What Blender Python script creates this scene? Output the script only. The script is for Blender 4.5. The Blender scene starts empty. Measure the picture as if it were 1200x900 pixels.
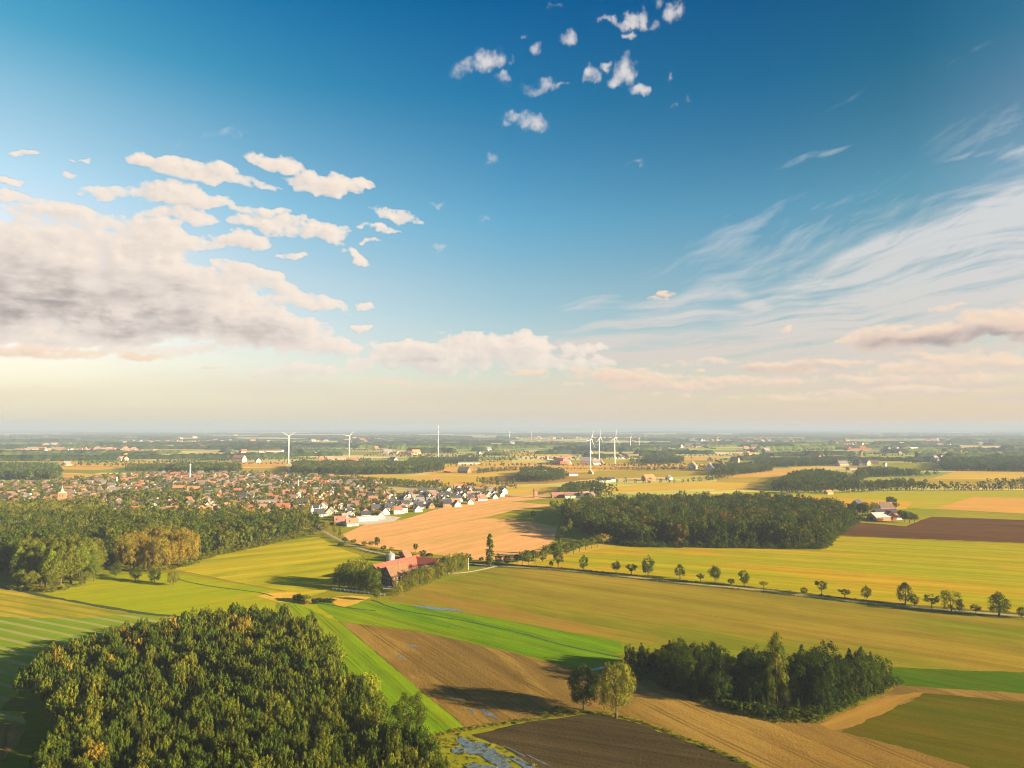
import bpy, math, random
import numpy as np
from mathutils import Vector, Matrix
SC = bpy.context.scene
COL = SC.collection
R = math.radians

# ------------------------------------------------------------------ camera
H, F, HZ = 100.0, 800.0, 501.5          # height above the fields, focal length and level line of the photograph
PITCH = math.atan((HZ-450)/F)
cd = bpy.data.cameras.new('camera'); cam = bpy.data.objects.new('camera', cd); COL.objects.link(cam)
cd.sensor_width = 36.0; cd.lens = 24.0; cd.clip_start = 1.0; cd.clip_end = 200000
cam.location = (0, 0, H); cam.rotation_euler = (math.pi/2+PITCH, 0, 0)
SC.camera = cam

def G(px, py, z=0.0):
    """ground point (at height z) seen at a point of the photograph"""
    x, v = (px-600)/F, (450-py)/F
    dy = math.cos(PITCH)-math.sin(PITCH)*v; dz = math.sin(PITCH)+math.cos(PITCH)*v
    t = (H-z)/(-dz)
    return (x*t, dy*t)
def P(X, Y, Z=0.0):
    """photograph point of a world point"""
    dz = Z-H
    f = Y*math.cos(PITCH)+dz*math.sin(PITCH); u = -Y*math.sin(PITCH)+dz*math.cos(PITCH)
    return (600+F*X/f, 450-F*u/f)
def AE(px, py):
    x, v = (px-600)/F, (450-py)/F
    d = Vector((x, math.cos(PITCH)-math.sin(PITCH)*v, math.sin(PITCH)+math.cos(PITCH)*v)).normalized()
    return math.atan2(d.x, d.y), math.asin(d.z)

# ------------------------------------------------------------------ sun, view, render settings
SUN_EL = R(14.0)
SUN_DIR = Vector((.945*math.cos(SUN_EL), -.327*math.cos(SUN_EL), math.sin(SUN_EL)))   # towards the sun
sl = bpy.data.lights.new('sun', 'SUN'); so = bpy.data.objects.new('sun', sl); COL.objects.link(so)
sl.energy = 5.0; sl.angle = R(0.5); sl.color = (1.0, .80, .46)
so.rotation_euler = SUN_DIR.to_track_quat('Z', 'Y').to_euler(); so.location = (300, -100, 300)
SC.view_settings.view_transform = 'Standard'; SC.view_settings.look = 'None'
SC.view_settings.exposure = 2.42; SC.view_settings.gamma = 1.0; SC.view_settings.use_curve_mapping = False
SC.render.engine = 'CYCLES'
cy = SC.cycles
cy.max_bounces = 4; cy.diffuse_bounces = 2; cy.glossy_bounces = 2; cy.transmission_bounces = 2
cy.volume_bounces = 0; cy.transparent_max_bounces = 8; cy.caustics_reflective = False; cy.caustics_refractive = False
cy.use_denoising = True
try: cy.denoiser = 'OPENIMAGEDENOISE'; cy.denoising_input_passes = 'RGB_ALBEDO_NORMAL'; cy.denoising_prefilter = 'ACCURATE'
except Exception: pass
cy.sample_clamp_indirect = 4.0
cy.pixel_filter_type = 'BLACKMAN_HARRIS'; cy.filter_width = 1.05

# ------------------------------------------------------------------ node helper
class NT:
    def __init__(s, tree): s.t = tree; s.n = tree.nodes; s.l = tree.links
    def new(s, typ, **kw):
        n = s.n.new(typ)
        for k, v in kw.items(): setattr(n, k, v)
        return n
    def put(s, sock, v):
        if isinstance(v, bpy.types.NodeSocket): s.l.new(v, sock)
        elif v is not None: sock.default_value = v
    def math(s, op, a, b=None, c=None, clamp=False):
        n = s.new('ShaderNodeMath', operation=op, use_clamp=clamp)
        for i, v in enumerate((a, b, c)): s.put(n.inputs[i], v)
        return n.outputs[0]
    def vmath(s, op, a, b=None, scale=None):
        n = s.new('ShaderNodeVectorMath', operation=op); s.put(n.inputs[0], a)
        if b is not None: s.put(n.inputs[1], b)
        if scale is not None: s.put(n.inputs[3], scale)
        return n.outputs['Value'] if op in ('LENGTH', 'DOT_PRODUCT', 'DISTANCE') else n.outputs[0]
    def mapr(s, v, a, b, c=0.0, d=1.0, smooth=True):
        n = s.new('ShaderNodeMapRange', interpolation_type='SMOOTHSTEP' if smooth else 'LINEAR')
        for i, x in enumerate((v, a, b, c, d)): s.put(n.inputs[i], x)
        return n.outputs[0]
    def mapping(s, v, loc=(0, 0, 0), rot=(0, 0, 0), sc=(1, 1, 1), typ='POINT'):
        n = s.new('ShaderNodeMapping', vector_type=typ); s.put(n.inputs[0], v)
        n.inputs[1].default_value = loc; n.inputs[2].default_value = rot; n.inputs[3].default_value = sc
        return n.outputs[0]
    def noise(s, v, scale, detail=4, rough=.55, dist=0.0, lac=2.0, color=False):
        n = s.new('ShaderNodeTexNoise'); s.put(n.inputs['Vector'], v); n.inputs['Scale'].default_value = scale
        n.inputs['Detail'].default_value = detail; n.inputs['Roughness'].default_value = rough
        n.inputs['Distortion'].default_value = dist; n.inputs['Lacunarity'].default_value = lac
        return n.outputs['Color'] if color else n.outputs[0]
    def mix(s, f, a, b, mode='MIX'):
        n = s.new('ShaderNodeMix', data_type='RGBA', blend_type=mode); s.put(n.inputs[0], f)
        for sock, v in ((n.inputs[6], a), (n.inputs[7], b)):
            if isinstance(v, tuple) and len(v) == 3: v = v+(1,)
            s.put(sock, v)
        return n.outputs[2]
    def ramp(s, v, stops, interp='LINEAR'):
        n = s.new('ShaderNodeValToRGB'); cr = n.color_ramp; cr.interpolation = interp
        while len(cr.elements) < len(stops): cr.elements.new(0.5)
        for e, (p, c) in zip(cr.elements, stops): e.position = p; e.color = tuple(c)+(1,) if len(c) == 3 else c
        s.put(n.inputs[0], v); return n.outputs[0]
K = 3.74     # sky colours below are as photographed; the world strength and the exposure bring them back
def skyc(r, g, b):
    f = lambda v: ((v/255+.055)/1.055)**2.4 if v > 10 else v/255/12.92
    return (f(r)*K, f(g)*K, f(b)*K)
SKY_TINT = [(0, (0.8684, 0.7533, 0.6557)), (0.15, (0.8337, 0.7174, 0.6325)), (0.256, (0.747, 0.7476, 0.648)), (0.375, (0.4557, 0.7401, 0.7174)), (0.575, (0.0907, 0.5014, 0.6137)), (0.72, (0.003, 0.362, 0.5709)), (1, (0.002, 0.2785, 0.5352))]
SKY_SIDE = [(0, (3.3, 1.50, 1.10)), (.12, (2.9, 1.42, 1.07)), (.3, (1.7, 1.2, 1.04)), (.5, (.9, 1, 1)), (.72, (.62, .76, .78)), (.84, (.60, .68, .62)), (.92, (1.3, .78, .68)), (1, (2.2, .9, .76))]
CLOUD_LIT, CLOUD_MID, CLOUD_DARK = skyc(250, 235, 220), skyc(228, 216, 207), skyc(172, 163, 160)
LOW_LIT, LOW_MID, LOW_DARK = skyc(250, 224, 198), skyc(224, 200, 186), skyc(166, 158, 158)
CIR_LOW, CIR_MID, CIR_HI = skyc(226, 204, 186), skyc(218, 216, 214), skyc(222, 226, 230)
PUFF = skyc(222, 218, 218)
HZ_W, HZ_C, HZ_E = skyc(224, 213, 190), skyc(220, 208, 194), skyc(234, 202, 170)
HAZE_COL = (.285, .36, .52, 1); HAZE_DENS = 1.3e-4

# ------------------------------------------------------------------ clouds: noise computed here, laid on the sky by direction
def hash2(ix, iy, seed):
    n = (ix.astype(np.int64)*374761393 + iy.astype(np.int64)*668265263 + seed*1442695041) & 0xffffffff
    n = ((n ^ (n >> 13))*1274126177) & 0xffffffff
    return ((n ^ (n >> 16)) & 0xffff).astype(np.float32)/65535*6.2831853
def perlin(x, y, seed):
    x0 = np.floor(x); y0 = np.floor(y); fx = (x-x0).astype(np.float32); fy = (y-y0).astype(np.float32)
    u = fx*fx*fx*(fx*(fx*6-15)+10); v = fy*fy*fy*(fy*(fy*6-15)+10)
    def g(i, j):
        h = hash2(x0+i, y0+j, seed); return np.cos(h)*(fx-i)+np.sin(h)*(fy-j)
    a = g(0, 0); a += u*(g(1, 0)-a); b = g(0, 1); b += u*(g(1, 1)-b)
    return (a+v*(b-a))*1.5
def fbm(x, y, seed, octv=6, rough=.55, ridge=False):
    s = 0; am = 1; tot = 0
    for o in range(octv):
        p = perlin(x*2**o+o*17.3, y*2**o-o*9.1, seed+o)
        s = s+am*((1-2*np.abs(p))-.35 if ridge else p); tot += am; am *= rough
    return s/tot*1.6
def sstep(v, a, b):
    t = np.clip((v-a)/(b-a), 0, 1); return t*t*(3-2*t)
CW, CH = 2048, 1024
AZ0, AZ1, EL0, EL1 = R(-60), R(60), R(0), R(60)
def cloud_image():
    az = np.linspace(AZ0, AZ1, CW, dtype=np.float32)[None, :]*np.ones((CH, 1), np.float32)
    el = np.linspace(EL0, EL1, CH, dtype=np.float32)[:, None]*np.ones((1, CW), np.float32)
    pdir = (np.sin(az)*np.cos(el), np.cos(az)*np.cos(el), np.sin(el))
    k = 1/(pdir[2]+.09); X, Y = pdir[0]*k, pdir[1]*k                      # cloud sheet seen in perspective
    def field(lst, a=1.3, b=.1, warp=None):
        A, E = (az, el) if warp is None else (az+warp[0], el+warp[1])
        acc = np.zeros_like(az)
        for q in lst:
            px, py, rx, ry = q[:4]; rot = q[4] if len(q) > 4 else 0; wt = q[5] if len(q) > 5 else 1
            c0, e0 = AE(px, py); c = math.cos(R(rot)); s = math.sin(R(rot))
            c1, e1 = AE(px+rx*c, py+rx*s); c2, e2 = AE(px-ry*s, py+ry*c)
            ux, uy, vx, vy = c1-c0, e1-e0, c2-c0, e2-e0
            det = ux*vy-uy*vx; da, de = A-c0, E-e0
            r = np.hypot((da*vy-de*vx)/det, (ux*de-uy*da)/det)
            acc = np.maximum(acc, wt*(1-sstep(r, b, a)))
        return acc
    def light(d, sx, sy, n, fall):
        """how much cloud stands between a point and the sun's side"""
        acc = np.zeros_like(d); wsum = 0
        for i in range(1, n+1):
            w_ = fall**i; acc += w_*np.roll(np.roll(d, -int(round(sx*i)), 1), -int(round(sy*i)), 0); wsum += w_
        return acc/wsum
    fx, fy = az*10, el*10
    wA = (.022*fbm(fx*1.6, fy*2.2, 5, 4), .010*fbm(fx*1.6+7, fy*2.2, 9, 4))
    # cumulus ------------------------------------------------------------
    cum = field([(20,330,215,72,4,1.6),(150,340,205,58,9,1.55),(240,352,135,46,14,1.45),(310,385,105,30,8,1.4),(60,392,170,24,1,1.2),(392,404,46,17,6,1.3),(0,292,120,54,0,1.35),(130,290,140,36,10,1.15),(110,262,130,26,4,.95),(335,348,70,20,18,1.1),(60,250,70,14,4,1.0),(170,262,60,12,10,1.0),(230,285,70,14,10,1.05),(290,318,60,13,14,1.05),(375,352,40,12,14,1.0),(180,410,130,10,2,.85),
     (185,186,50,9,6,1.1),(250,203,75,14,9,1.2),(315,188,55,11,10,1.1),(375,214,50,17,10,1.25),(430,215,30,9,2,.95),(458,251,40,12,4,.95),(452,270,26,5,0,.8),(112,223,44,15,4,1.05),(95,203,30,7,0,.85),(95,190,20,4,0,.75),(22,177,28,7,4,.9),(15,215,40,7,3,.9),(15,232,36,10,0,.9),
     (225,234,80,16,5,1.2),(225,255,60,12,4,1.1),(300,247,50,8,4,1.0),(320,262,65,14,8,1.15),(372,270,50,15,10,1.2),(290,283,50,13,6,1.15),(340,297,24,8,0,1.05),(410,295,24,10,28,1.05),(255,175,22,6,4,.95),(215,172,14,3,0,.8),(425,358,15,6,0,.8),(425,382,17,7,0,.85),(438,282,18,3,0,.7),
     (590,406,95,24,3,1.4),(520,420,120,24,0,1.3),(450,424,70,18,0,1.0),(390,438,110,14,0,.95),(650,425,80,15,4,.95),(600,432,120,14,2,.9),(700,412,40,6,6,.7)], 1.3, .25, wA)
    nA = fbm(fx*1.15, fy*2.0, 21, 8, .56); nP = fbm(X*2.1, Y*1.1, 31, 7, .55)
    bil = fbm(fx*2.3+3, fy*3.4, 41, 7, .55, True)
    nD = fbm(fx*5, fy*7, 151, 6, .6)
    d = cum*.95+.58*nA+.16*nP+.30*bil+.20*nD-.56
    aC = (1-.35*(1-sstep(el, .05, .13)))*(.65*sstep(d, -.02, .20)+.35*sstep(d, .02, .55))*sstep(cum, .02, .3)
    thick = np.clip(d, 0, .9)
    occ = light(thick, 4.0, -1.6, 26, .93); occ2 = light(thick, 2.0, 1.2, 9, .85)
    dark = field([(0,352,210,46,5,1.1),(120,372,230,26,5,1.0),(0,312,130,34,8,.5),(260,372,110,10,6,.6),(560,428,130,9,2,.35),(430,440,130,9,0,.3)], 1.25, .1, (wA[0]*2, wA[1]*2))
    streak = fbm(fx*.9, fy*4.4, 51, 7, .6)
    bs = fbm(fx*1.2, fy*3.2, 161, 7, .58, True)
    sm = fbm(fx*.7, fy*1.9, 171, 5, .5)
    inn = sstep(d, .35, 1.2)
    sh = .48*dark*(.80+.75*streak)+.65*(occ2-thick*.58)+.05*(occ-.3)-.08*bil-.26*bs*inn+(.18*streak-.28*sm+.08)*inn+.08
    sh = np.clip(sh, 0, 1)[..., None]
    lerp = lambda a, b, t: np.array(a)[None, None, :]*(1-t)+np.array(b)[None, None, :]*t
    def tri(t, a, b, c): return np.where(t < .45, lerp(a, b, t/.45), lerp(b, c, np.clip((t-.45)/.55, 0, 1)))
    cC = tri(sh, CLOUD_LIT, CLOUD_MID, CLOUD_DARK)
    # low eastern cumulus and flecks ---------------------------------------
    low = field([(1080,394,130,21,-4,1.3),(1150,420,120,14,2,1.1),(880,445,120,10,0,.95),(720,440,100,11,3,1.0),(780,452,120,9,0,.95),(930,466,200,6,0,.8),(1130,442,120,10,0,.95),(480,452,160,7,0,.7),(1020,445,160,8,0,.9),(640,440,110,8,2,.85),(830,425,90,8,-3,.8),(1190,380,90,28,0,1.15),(1010,392,60,10,-8,1.0),(920,432,80,11,2,1.0),(990,425,60,8,0,.9),(1060,432,130,11,-2,.95),(1080,457,120,7,0,1.0),(970,460,60,6,0,.9),(800,463,18,5,0,1.0),(745,436,34,5,0,.9),(665,452,26,5,0,1.0),(770,463,8,5,0,.95),(815,435,14,4,0,.9),(680,445,20,4,0,.8),
     (785,346,16,5,-10,1.0),(770,352,24,5,0,.8),(920,386,10,5,-20,1.0),(700,462,80,8,0,.5),(170,418,50,7,0,.95),(20,412,60,12,0,1.05),(85,415,60,9,0,.9),(250,433,22,3,0,.85),(590,456,20,3,0,.7),(1180,355,60,8,-4,.8),(1110,362,40,6,-6,.8)], 1.3, .2, (wA[0]*.8, wA[1]*.6))
    nB = fbm(fx*2.2, fy*5, 61, 8, .6); bB = fbm(fx*4, fy*7, 71, 6, .55, True)
    dL = low+.50*nB+.25*bB-.58
    aL = (.5*sstep(dL, -.05, .25)+.5*sstep(dL, .05, .6))*sstep(low, .02, .3)*.95
    tL = np.clip(dL, 0, 1); oL = light(tL, 1.5, 1.6, 8, .85)
    dkL = field([(1100,398,130,13,-4,.9),(1190,394,90,15,0,.9),(900,434,60,6,0,.5),(960,432,60,5,0,.5)], 1.25, .2, wA)
    shL = np.clip(.65*dkL*(.9+.6*streak)+.6*(oL-tL*.5)+.06, 0, 1)[..., None]
    cL = tri(shL, LOW_LIT, LOW_MID, LOW_DARK)
    # puffs overhead ------------------------------------------------------
    wP = (.010*fbm(fx*4, fy*4, 81, 6, .6), .010*fbm(fx*4+9, fy*4, 83, 6, .6))
    puf = field([(570,71,20,14,-14,1.1),(545,80,18,12,-20,.6),(592,94,9,9,-40,.8),(628,57,6,11,14,.85),(600,72,7,7,0,.45),(667,45,11,10,-10,.95),(634,103,22,9,-8,.75),(655,97,12,4,-20,.6),(605,135,20,5,-10,.75),(624,142,20,11,14,.9),(592,146,8,7,-40,.6),(692,88,9,13,30,1.05),(708,76,9,7,0,1.0),(732,86,13,20,14,1.1),(722,98,14,9,0,1.05),(748,107,12,7,-10,1.1),
     (738,24,20,8,-10,1.05),(752,22,7,12,0,1.0),(712,23,12,5,-10,.9),(737,40,8,6,0,.8),(790,13,12,13,30,1.1),(770,6,6,14,0,.5),(766,30,10,6,-20,.5),(650,9,10,4,0,.65),(614,40,7,5,-30,.6),(747,191,14,3,0,.6),(790,126,7,3,0,.5),(803,110,4,12,10,.45),(786,88,4,8,0,.4),(575,185,8,8,60,.5),(512,239,10,4,0,.7),(514,290,12,3,0,.7),(570,257,10,3,0,.4),(270,155,36,6,-6,.4),(210,170,20,4,0,.4)], 1.45, .1, wP)
    nC = fbm(fx*4.2, fy*4.2, 91, 8, .58); bC = fbm(fx*6, fy*6+X, 95, 8, .66, True)
    dP = puf+.42*nC+.20*bC+.20*fbm(fx*2.5, fy*2.5, 97, 5)-.30
    aP = sstep(dP, -.22, 1.05)*sstep(puf, .02, .35)*.95
    # cirrus ----------------------------------------------------------------
    wI = (.03*fbm(fx*.45, fy*.8, 101, 3), .014*fbm(fx*.45, fy*.8+5, 105, 3)); big = fbm(fx*.45, fy*1.1, 111, 4)
    cm = field([(1110,285,190,34,-21,1.1),(960,325,130,20,-17,1.0),(870,350,46,14,24,1.0),(1190,240,110,32,-24,.95),(1180,340,180,50,-8,.85),(1030,372,260,40,-6,.85),(800,372,120,9,-9,.8),(740,385,110,9,-6,.85),(700,356,80,8,-8,.75),(680,366,70,6,-4,.7),(800,352,90,14,-14,.8),(780,408,200,22,-3,.9),(1040,300,170,26,-19,1.1),(1100,345,230,46,-10,1.0),(960,372,200,26,-4,.95),(990,420,300,30,-3,.75),(940,455,300,22,0,.7),(945,188,46,5,-28,.62),(975,176,26,4,-30,.6),(1140,184,50,6,-12,.5),(1190,178,40,12,-10,.6),(1100,95,160,7,-34,.22),(880,290,240,60,-22,.38),(1180,150,160,60,-20,.25),(1000,400,380,60,-2,.75),(1150,300,160,80,-18,.85),(1050,340,260,60,-14,.8),(990,120,100,10,-34,.18),(850,330,130,16,-18,.6)], 1.35, .0, wI)
    def rot(a): c, s = math.cos(R(a)), math.sin(R(a)); A, E = az+wI[0], el+wI[1]; return (A*c+E*s)*10, (-A*s+E*c)*10
    r1 = rot(20); r2 = rot(6); r3 = rot(48)
    s1 = fbm(r1[0]*.55, r1[1]*4.6, 121, 9, .70); s2 = fbm(r2[0]*.5, r2[1]*8.0, 131, 9, .66); s3 = fbm(r3[0]*1.6, r3[1]*6, 141, 7, .62)
    t = sstep(el, .12, .26); st = s2*(1-t)+(s1*.8+s3*.2)*t
    veil = field([(1150,330,260,100,-14,1.0),(980,400,330,60,-6,1.0),(820,420,240,34,-2,.8),(1200,240,150,50,-24,.9),(1150,450,300,40,0,.8)], 1.5, .0, wI)
    dI = cm*(.78+.35*big)+1.0*st*(.25+cm)-.16+.52*veil*(1+.9*s2)
    aI = np.clip(dI*1.0, 0, .88)*sstep(cm+veil, .0, .25)
    hi = np.clip(el/.42, 0, 1)[..., None]
    cI = np.where(hi < .45, lerp(CIR_LOW, CIR_MID, hi/.45), lerp(CIR_MID, CIR_HI, (hi-.45)/.55))
    cI = cI*(1-.16*np.clip(-s2-.1, 0, 1))[..., None]
    # far veil over the village side
    vm = field([(100,460,300,14,0,.5),(60,490,260,7,2,.8),(350,455,260,16,0,.5),(620,462,300,18,0,.7)], 1.3, .0, wI)
    aV = np.clip(vm*.5+.35*s2*vm, 0, .6); cV = lerp(CIR_LOW, CIR_LOW, hi)
    # over: stack the sheets, the nearest last
    rgb = np.zeros((CH, CW, 3), np.float32); al = np.zeros((CH, CW), np.float32)
    for a, c in ((aV, cV), (aI, cI), (aP, lerp(PUFF, PUFF, hi)), (aC, cC), (aL, cL)):
        a = a.astype(np.float32); rgb = rgb*(1-a)[..., None]+c.astype(np.float32)*a[..., None]; al = al*(1-a)+a
    edge = sstep(az, AZ0, AZ0+.12)*(1-sstep(az, AZ1-.12, AZ1))
    rgb /= np.maximum(al, 1e-4)[..., None]
    return rgb, al*edge

# ------------------------------------------------------------------ sky: Nishita, clouds over it
W = bpy.data.worlds.new('World'); SC.world = W; W.use_nodes = True
w = NT(W.node_tree); w.n.clear()
STR = 0.05
sky = w.new('ShaderNodeTexSky', sky_type='NISHITA'); sky.sun_disc = False
sky.sun_elevation = SUN_EL; sky.sun_rotation = math.atan2(SUN_DIR.x, SUN_DIR.y)
sky.altitude = 100; sky.air_density = 1.0; sky.dust_density = 0.7; sky.ozone_density = 2.2
tc = w.new('ShaderNodeTexCoord'); D3 = tc.outputs['Generated']
sp = w.new('ShaderNodeSeparateXYZ'); w.l.new(D3, sp.inputs[0]); dx, dy_, dz_ = sp.outputs
az = w.math('ARCTAN2', dx, dy_); el = w.math('ARCSINE', dz_)
tint = w.ramp(w.math('MULTIPLY', w.math('MAXIMUM', el, 0.0), 1.25), SKY_TINT)
base = w.mix(1.0, sky.outputs[0], tint, 'MULTIPLY')
side = w.mapr(az, R(-45), R(45), 0, 1, False)                     # the sun stands to the east
base = w.mix(w.mapr(el, .03, .40, 0, 1, False), base, w.mix(1.0, base, w.ramp(side, SKY_SIDE), 'MULTIPLY'))
hz = w.math('MULTIPLY', w.math('POWER', w.mapr(el, 0.0, .20, 1, 0, False), 1.9), .92)   # dusty cream air of the lowest degrees
hzc = w.ramp(side, [(0, HZ_W), (.5, HZ_C), (1, HZ_E)])
base = w.mix(hz, base, hzc)
rgb, al = cloud_image()
img = bpy.data.images.new('clouds', CW, CH, alpha=True, float_buffer=True); img.colorspace_settings.name = 'Non-Color'
img.pixels.foreach_set(np.concatenate([rgb*.1, al[..., None]], -1).astype(np.float32).ravel()); img.update(); img.pack()
cb = w.new('ShaderNodeCombineXYZ')
w.l.new(w.mapr(az, AZ0, AZ1, 0, 1, False), cb.inputs[0])
en = w.math('DIVIDE', w.math('SUBTRACT', el, EL0), EL1-EL0); w.l.new(en, cb.inputs[1])
it = w.new('ShaderNodeTexImage', extension='CLIP', interpolation='Cubic'); it.image = img; img.alpha_mode = 'CHANNEL_PACKED'
w.l.new(cb.outputs[0], it.inputs[0])
aclip = w.math('MULTIPLY', it.outputs[1], w.math('MULTIPLY', w.math('GREATER_THAN', el, 0.0), w.mapr(el, EL1-.15, EL1-.02, 1, 0)))
aclip = w.math('MULTIPLY', aclip, w.mapr(el, 0.0, .045, .25, 1))
base = w.mix(aclip, base, w.vmath('SCALE', it.outputs[0], scale=10.0))
bg = w.new('ShaderNodeBackground'); w.l.new(base, bg.inputs[0]); bg.inputs[1].default_value = STR
ow = w.new('ShaderNodeOutputWorld'); w.l.new(bg.outputs[0], ow.inputs[0])

# ------------------------------------------------------------------ building blocks
rng = np.random.default_rng(7)
def tag(o, label=None, cat=None, group=None, kind=None):
    if label: o['label'] = label
    if cat: o['category'] = cat
    if group: o['group'] = group
    if kind: o['kind'] = kind
    return o
def link(name, data, parent=None, loc=None):
    o = bpy.data.objects.new(name, data); COL.objects.link(o)
    if parent is not None: o.parent = parent
    if loc is not None: o.location = loc
    return o
def mesh_np(name, V, Fc, mats=(), mi=None, col=None, smooth=False):
    """V (n,3), Fc (m,k) one face size"""
    me = bpy.data.meshes.new(name); V = np.asarray(V, np.float32); Fc = np.asarray(Fc, np.int32); m, k = Fc.shape
    me.vertices.add(len(V)); me.vertices.foreach_set('co', V.ravel())
    me.loops.add(m*k); me.loops.foreach_set('vertex_index', Fc.ravel())
    me.polygons.add(m); me.polygons.foreach_set('loop_start', np.arange(0, m*k, k, dtype=np.int32)); me.polygons.foreach_set('loop_total', np.full(m, k, np.int32))
    for mt in mats: me.materials.append(mt)
    if mi is not None: me.polygons.foreach_set('material_index', np.asarray(mi, np.int32))
    if smooth: me.polygons.foreach_set('use_smooth', np.ones(m, bool))
    if col is not None:                                   # one colour per face
        a = me.color_attributes.new('tint', 'FLOAT_COLOR', 'CORNER')
        c = np.ones((m, k, 4), np.float32); c[..., :3] = np.asarray(col, np.float32).reshape(m, 1, -1); a.data.foreach_set('color', c.ravel())
    me.update(calc_edges=True); return me
class MB:
    """collects polygons of any size for one mesh"""
    def __init__(s): s.v = []; s.f = []; s.m = []
    def add(s, vs, fs, mi=0):
        b = len(s.v); s.v += [tuple(v) for v in vs]; s.f += [tuple(b+i for i in f) for f in fs]; s.m += [mi]*len(fs)
    def box(s, c, d, rz=0, mi=0, taper=1.0):
        x, y, z = c; a, b, h = d[0]/2, d[1]/2, d[2]; cs, sn = math.cos(rz), math.sin(rz); vs = []
        for zz, k in ((0, 1), (h, taper)):
            for sx, sy in ((-1, -1), (1, -1), (1, 1), (-1, 1)):
                px, py = sx*a*k, sy*b*k; vs.append((x+px*cs-py*sn, y+px*sn+py*cs, z+zz))
        s.add(vs, [(0, 3, 2, 1), (4, 5, 6, 7), (0, 1, 5, 4), (1, 2, 6, 5), (2, 3, 7, 6), (3, 0, 4, 7)], mi)
    def tube(s, pts, rad, n=8, mi=0, caps=True):
        rings = []
        for i, p in enumerate(pts):
            p = Vector(p); a = Vector(pts[max(i-1, 0)]); b = Vector(pts[min(i+1, len(pts)-1)]); t = (b-a).normalized()
            u = t.cross(Vector((0, 0, 1)) if abs(t.z) < .9 else Vector((1, 0, 0))).normalized(); v = t.cross(u)
            rings.append([p+(u*math.cos(2*math.pi*k/n)+v*math.sin(2*math.pi*k/n))*rad[i] for k in range(n)])
        fs = []
        for i in range(len(pts)-1):
            for k in range(n): fs.append((i*n+k, i*n+(k+1) % n, (i+1)*n+(k+1) % n, (i+1)*n+k))
        if caps: fs += [tuple(range(n))[::-1], tuple((len(pts)-1)*n+k for k in range(n))]
        s.add([q for r in rings for q in r], fs, mi)
    def mesh(s, name, mats, smooth=False):
        me = bpy.data.meshes.new(name); me.from_pydata(s.v, [], s.f)
        for m in mats: me.materials.append(m)
        me.polygons.foreach_set('material_index', s.m)
        if smooth: me.polygons.foreach_set('use_smooth', np.ones(len(s.f), bool))
        me.update(); return me
    def obj(s, name, mats, parent=None, loc=None, smooth=False): return link(name, s.mesh(name, mats, smooth), parent, loc)
def shell(name, loc, label, cat, group=None, rz=0):
    o = link(name, None); o.location = loc; o.rotation_euler = (0, 0, rz); return tag(o, label, cat, group)

# ------------------------------------------------------------------ materials
MATS = {}
def mat(name, rgb, rough=.8, var=.12, scale=.6, spec=.2, metal=0.0):
    if name in MATS: return MATS[name]
    m = bpy.data.materials.new(name); m.use_nodes = True; n = NT(m.node_tree); b = n.n['Principled BSDF']
    geo = n.new('ShaderNodeNewGeometry'); v = n.noise(geo.outputs['Position'], scale, 5, .6)
    dark = tuple(c*(1-var*1.6) for c in rgb); lite = tuple(min(1, c*(1+var)) for c in rgb)
    n.l.new(n.mix(n.mapr(v, .3, .7), dark, lite), b.inputs['Base Color'])
    b.inputs['Roughness'].default_value = rough; b.inputs['Specular IOR Level'].default_value = spec; b.inputs['Metallic'].default_value = metal
    MATS[name] = m; return m
def roofmat(name, rgb, rough=.75):
    if name in MATS: return MATS[name]
    m = bpy.data.materials.new(name); m.use_nodes = True; n = NT(m.node_tree); b = n.n['Principled BSDF']
    tcn = n.new('ShaderNodeTexCoord'); ob = tcn.outputs['Object']
    courses = n.new('ShaderNodeTexWave', wave_type='BANDS', bands_direction='Z'); n.l.new(ob, courses.inputs[0]); courses.inputs['Scale'].default_value = 1.6; courses.inputs['Distortion'].default_value = .6
    v = n.noise(ob, .9, 6, .65); oi = n.new('ShaderNodeObjectInfo')
    c = n.mix(n.mapr(v, .3, .7), tuple(x*.72 for x in rgb), tuple(min(1, x*1.18) for x in rgb))
    c = n.mix(n.math('MULTIPLY', courses.outputs['Fac'], .18), c, tuple(x*.55 for x in rgb))
    c = n.mix(1.0, c, n.ramp(oi.outputs['Random'], [(0, (.78, .8, .82)), (1, (1.2, 1.12, 1.08))]), 'MULTIPLY')
    n.l.new(c, b.inputs['Base Color']); b.inputs['Roughness'].default_value = rough; b.inputs['Specular IOR Level'].default_value = .25
    MATS[name] = m; return m
def leafmat(name, attr):
    m = bpy.data.materials.new(name); m.use_nodes = True; n = NT(m.node_tree); n.n.clear()
    a = n.new('ShaderNodeAttribute'); a.attribute_name = 'tint'; c = a.outputs['Color']
    if not attr:                                          # single trees: their own colour times the leaf clump's variation
        oi = n.new('ShaderNodeObjectInfo'); c = n.mix(1.0, oi.outputs['Color'], c, 'MULTIPLY')
    d = n.new('ShaderNodeBsdfDiffuse'); t = n.new('ShaderNodeBsdfTranslucent'); n.l.new(c, d.inputs[0])
    n.l.new(n.mix(1.0, c, (1.0, 1.25, .35), 'MULTIPLY'), t.inputs[0])
    ms = n.new('ShaderNodeMixShader'); ms.inputs[0].default_value = .20; n.l.new(d.outputs[0], ms.inputs[1]); n.l.new(t.outputs[0], ms.inputs[2])
    o = n.new('ShaderNodeOutputMaterial'); n.l.new(ms.outputs[0], o.inputs[0]); return m
LEAF = leafmat('foliage', False); LEAFM = leafmat('woodland_foliage', True)
BARK = mat('bark', (.075, .055, .036), .9, .3, 3)

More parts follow.
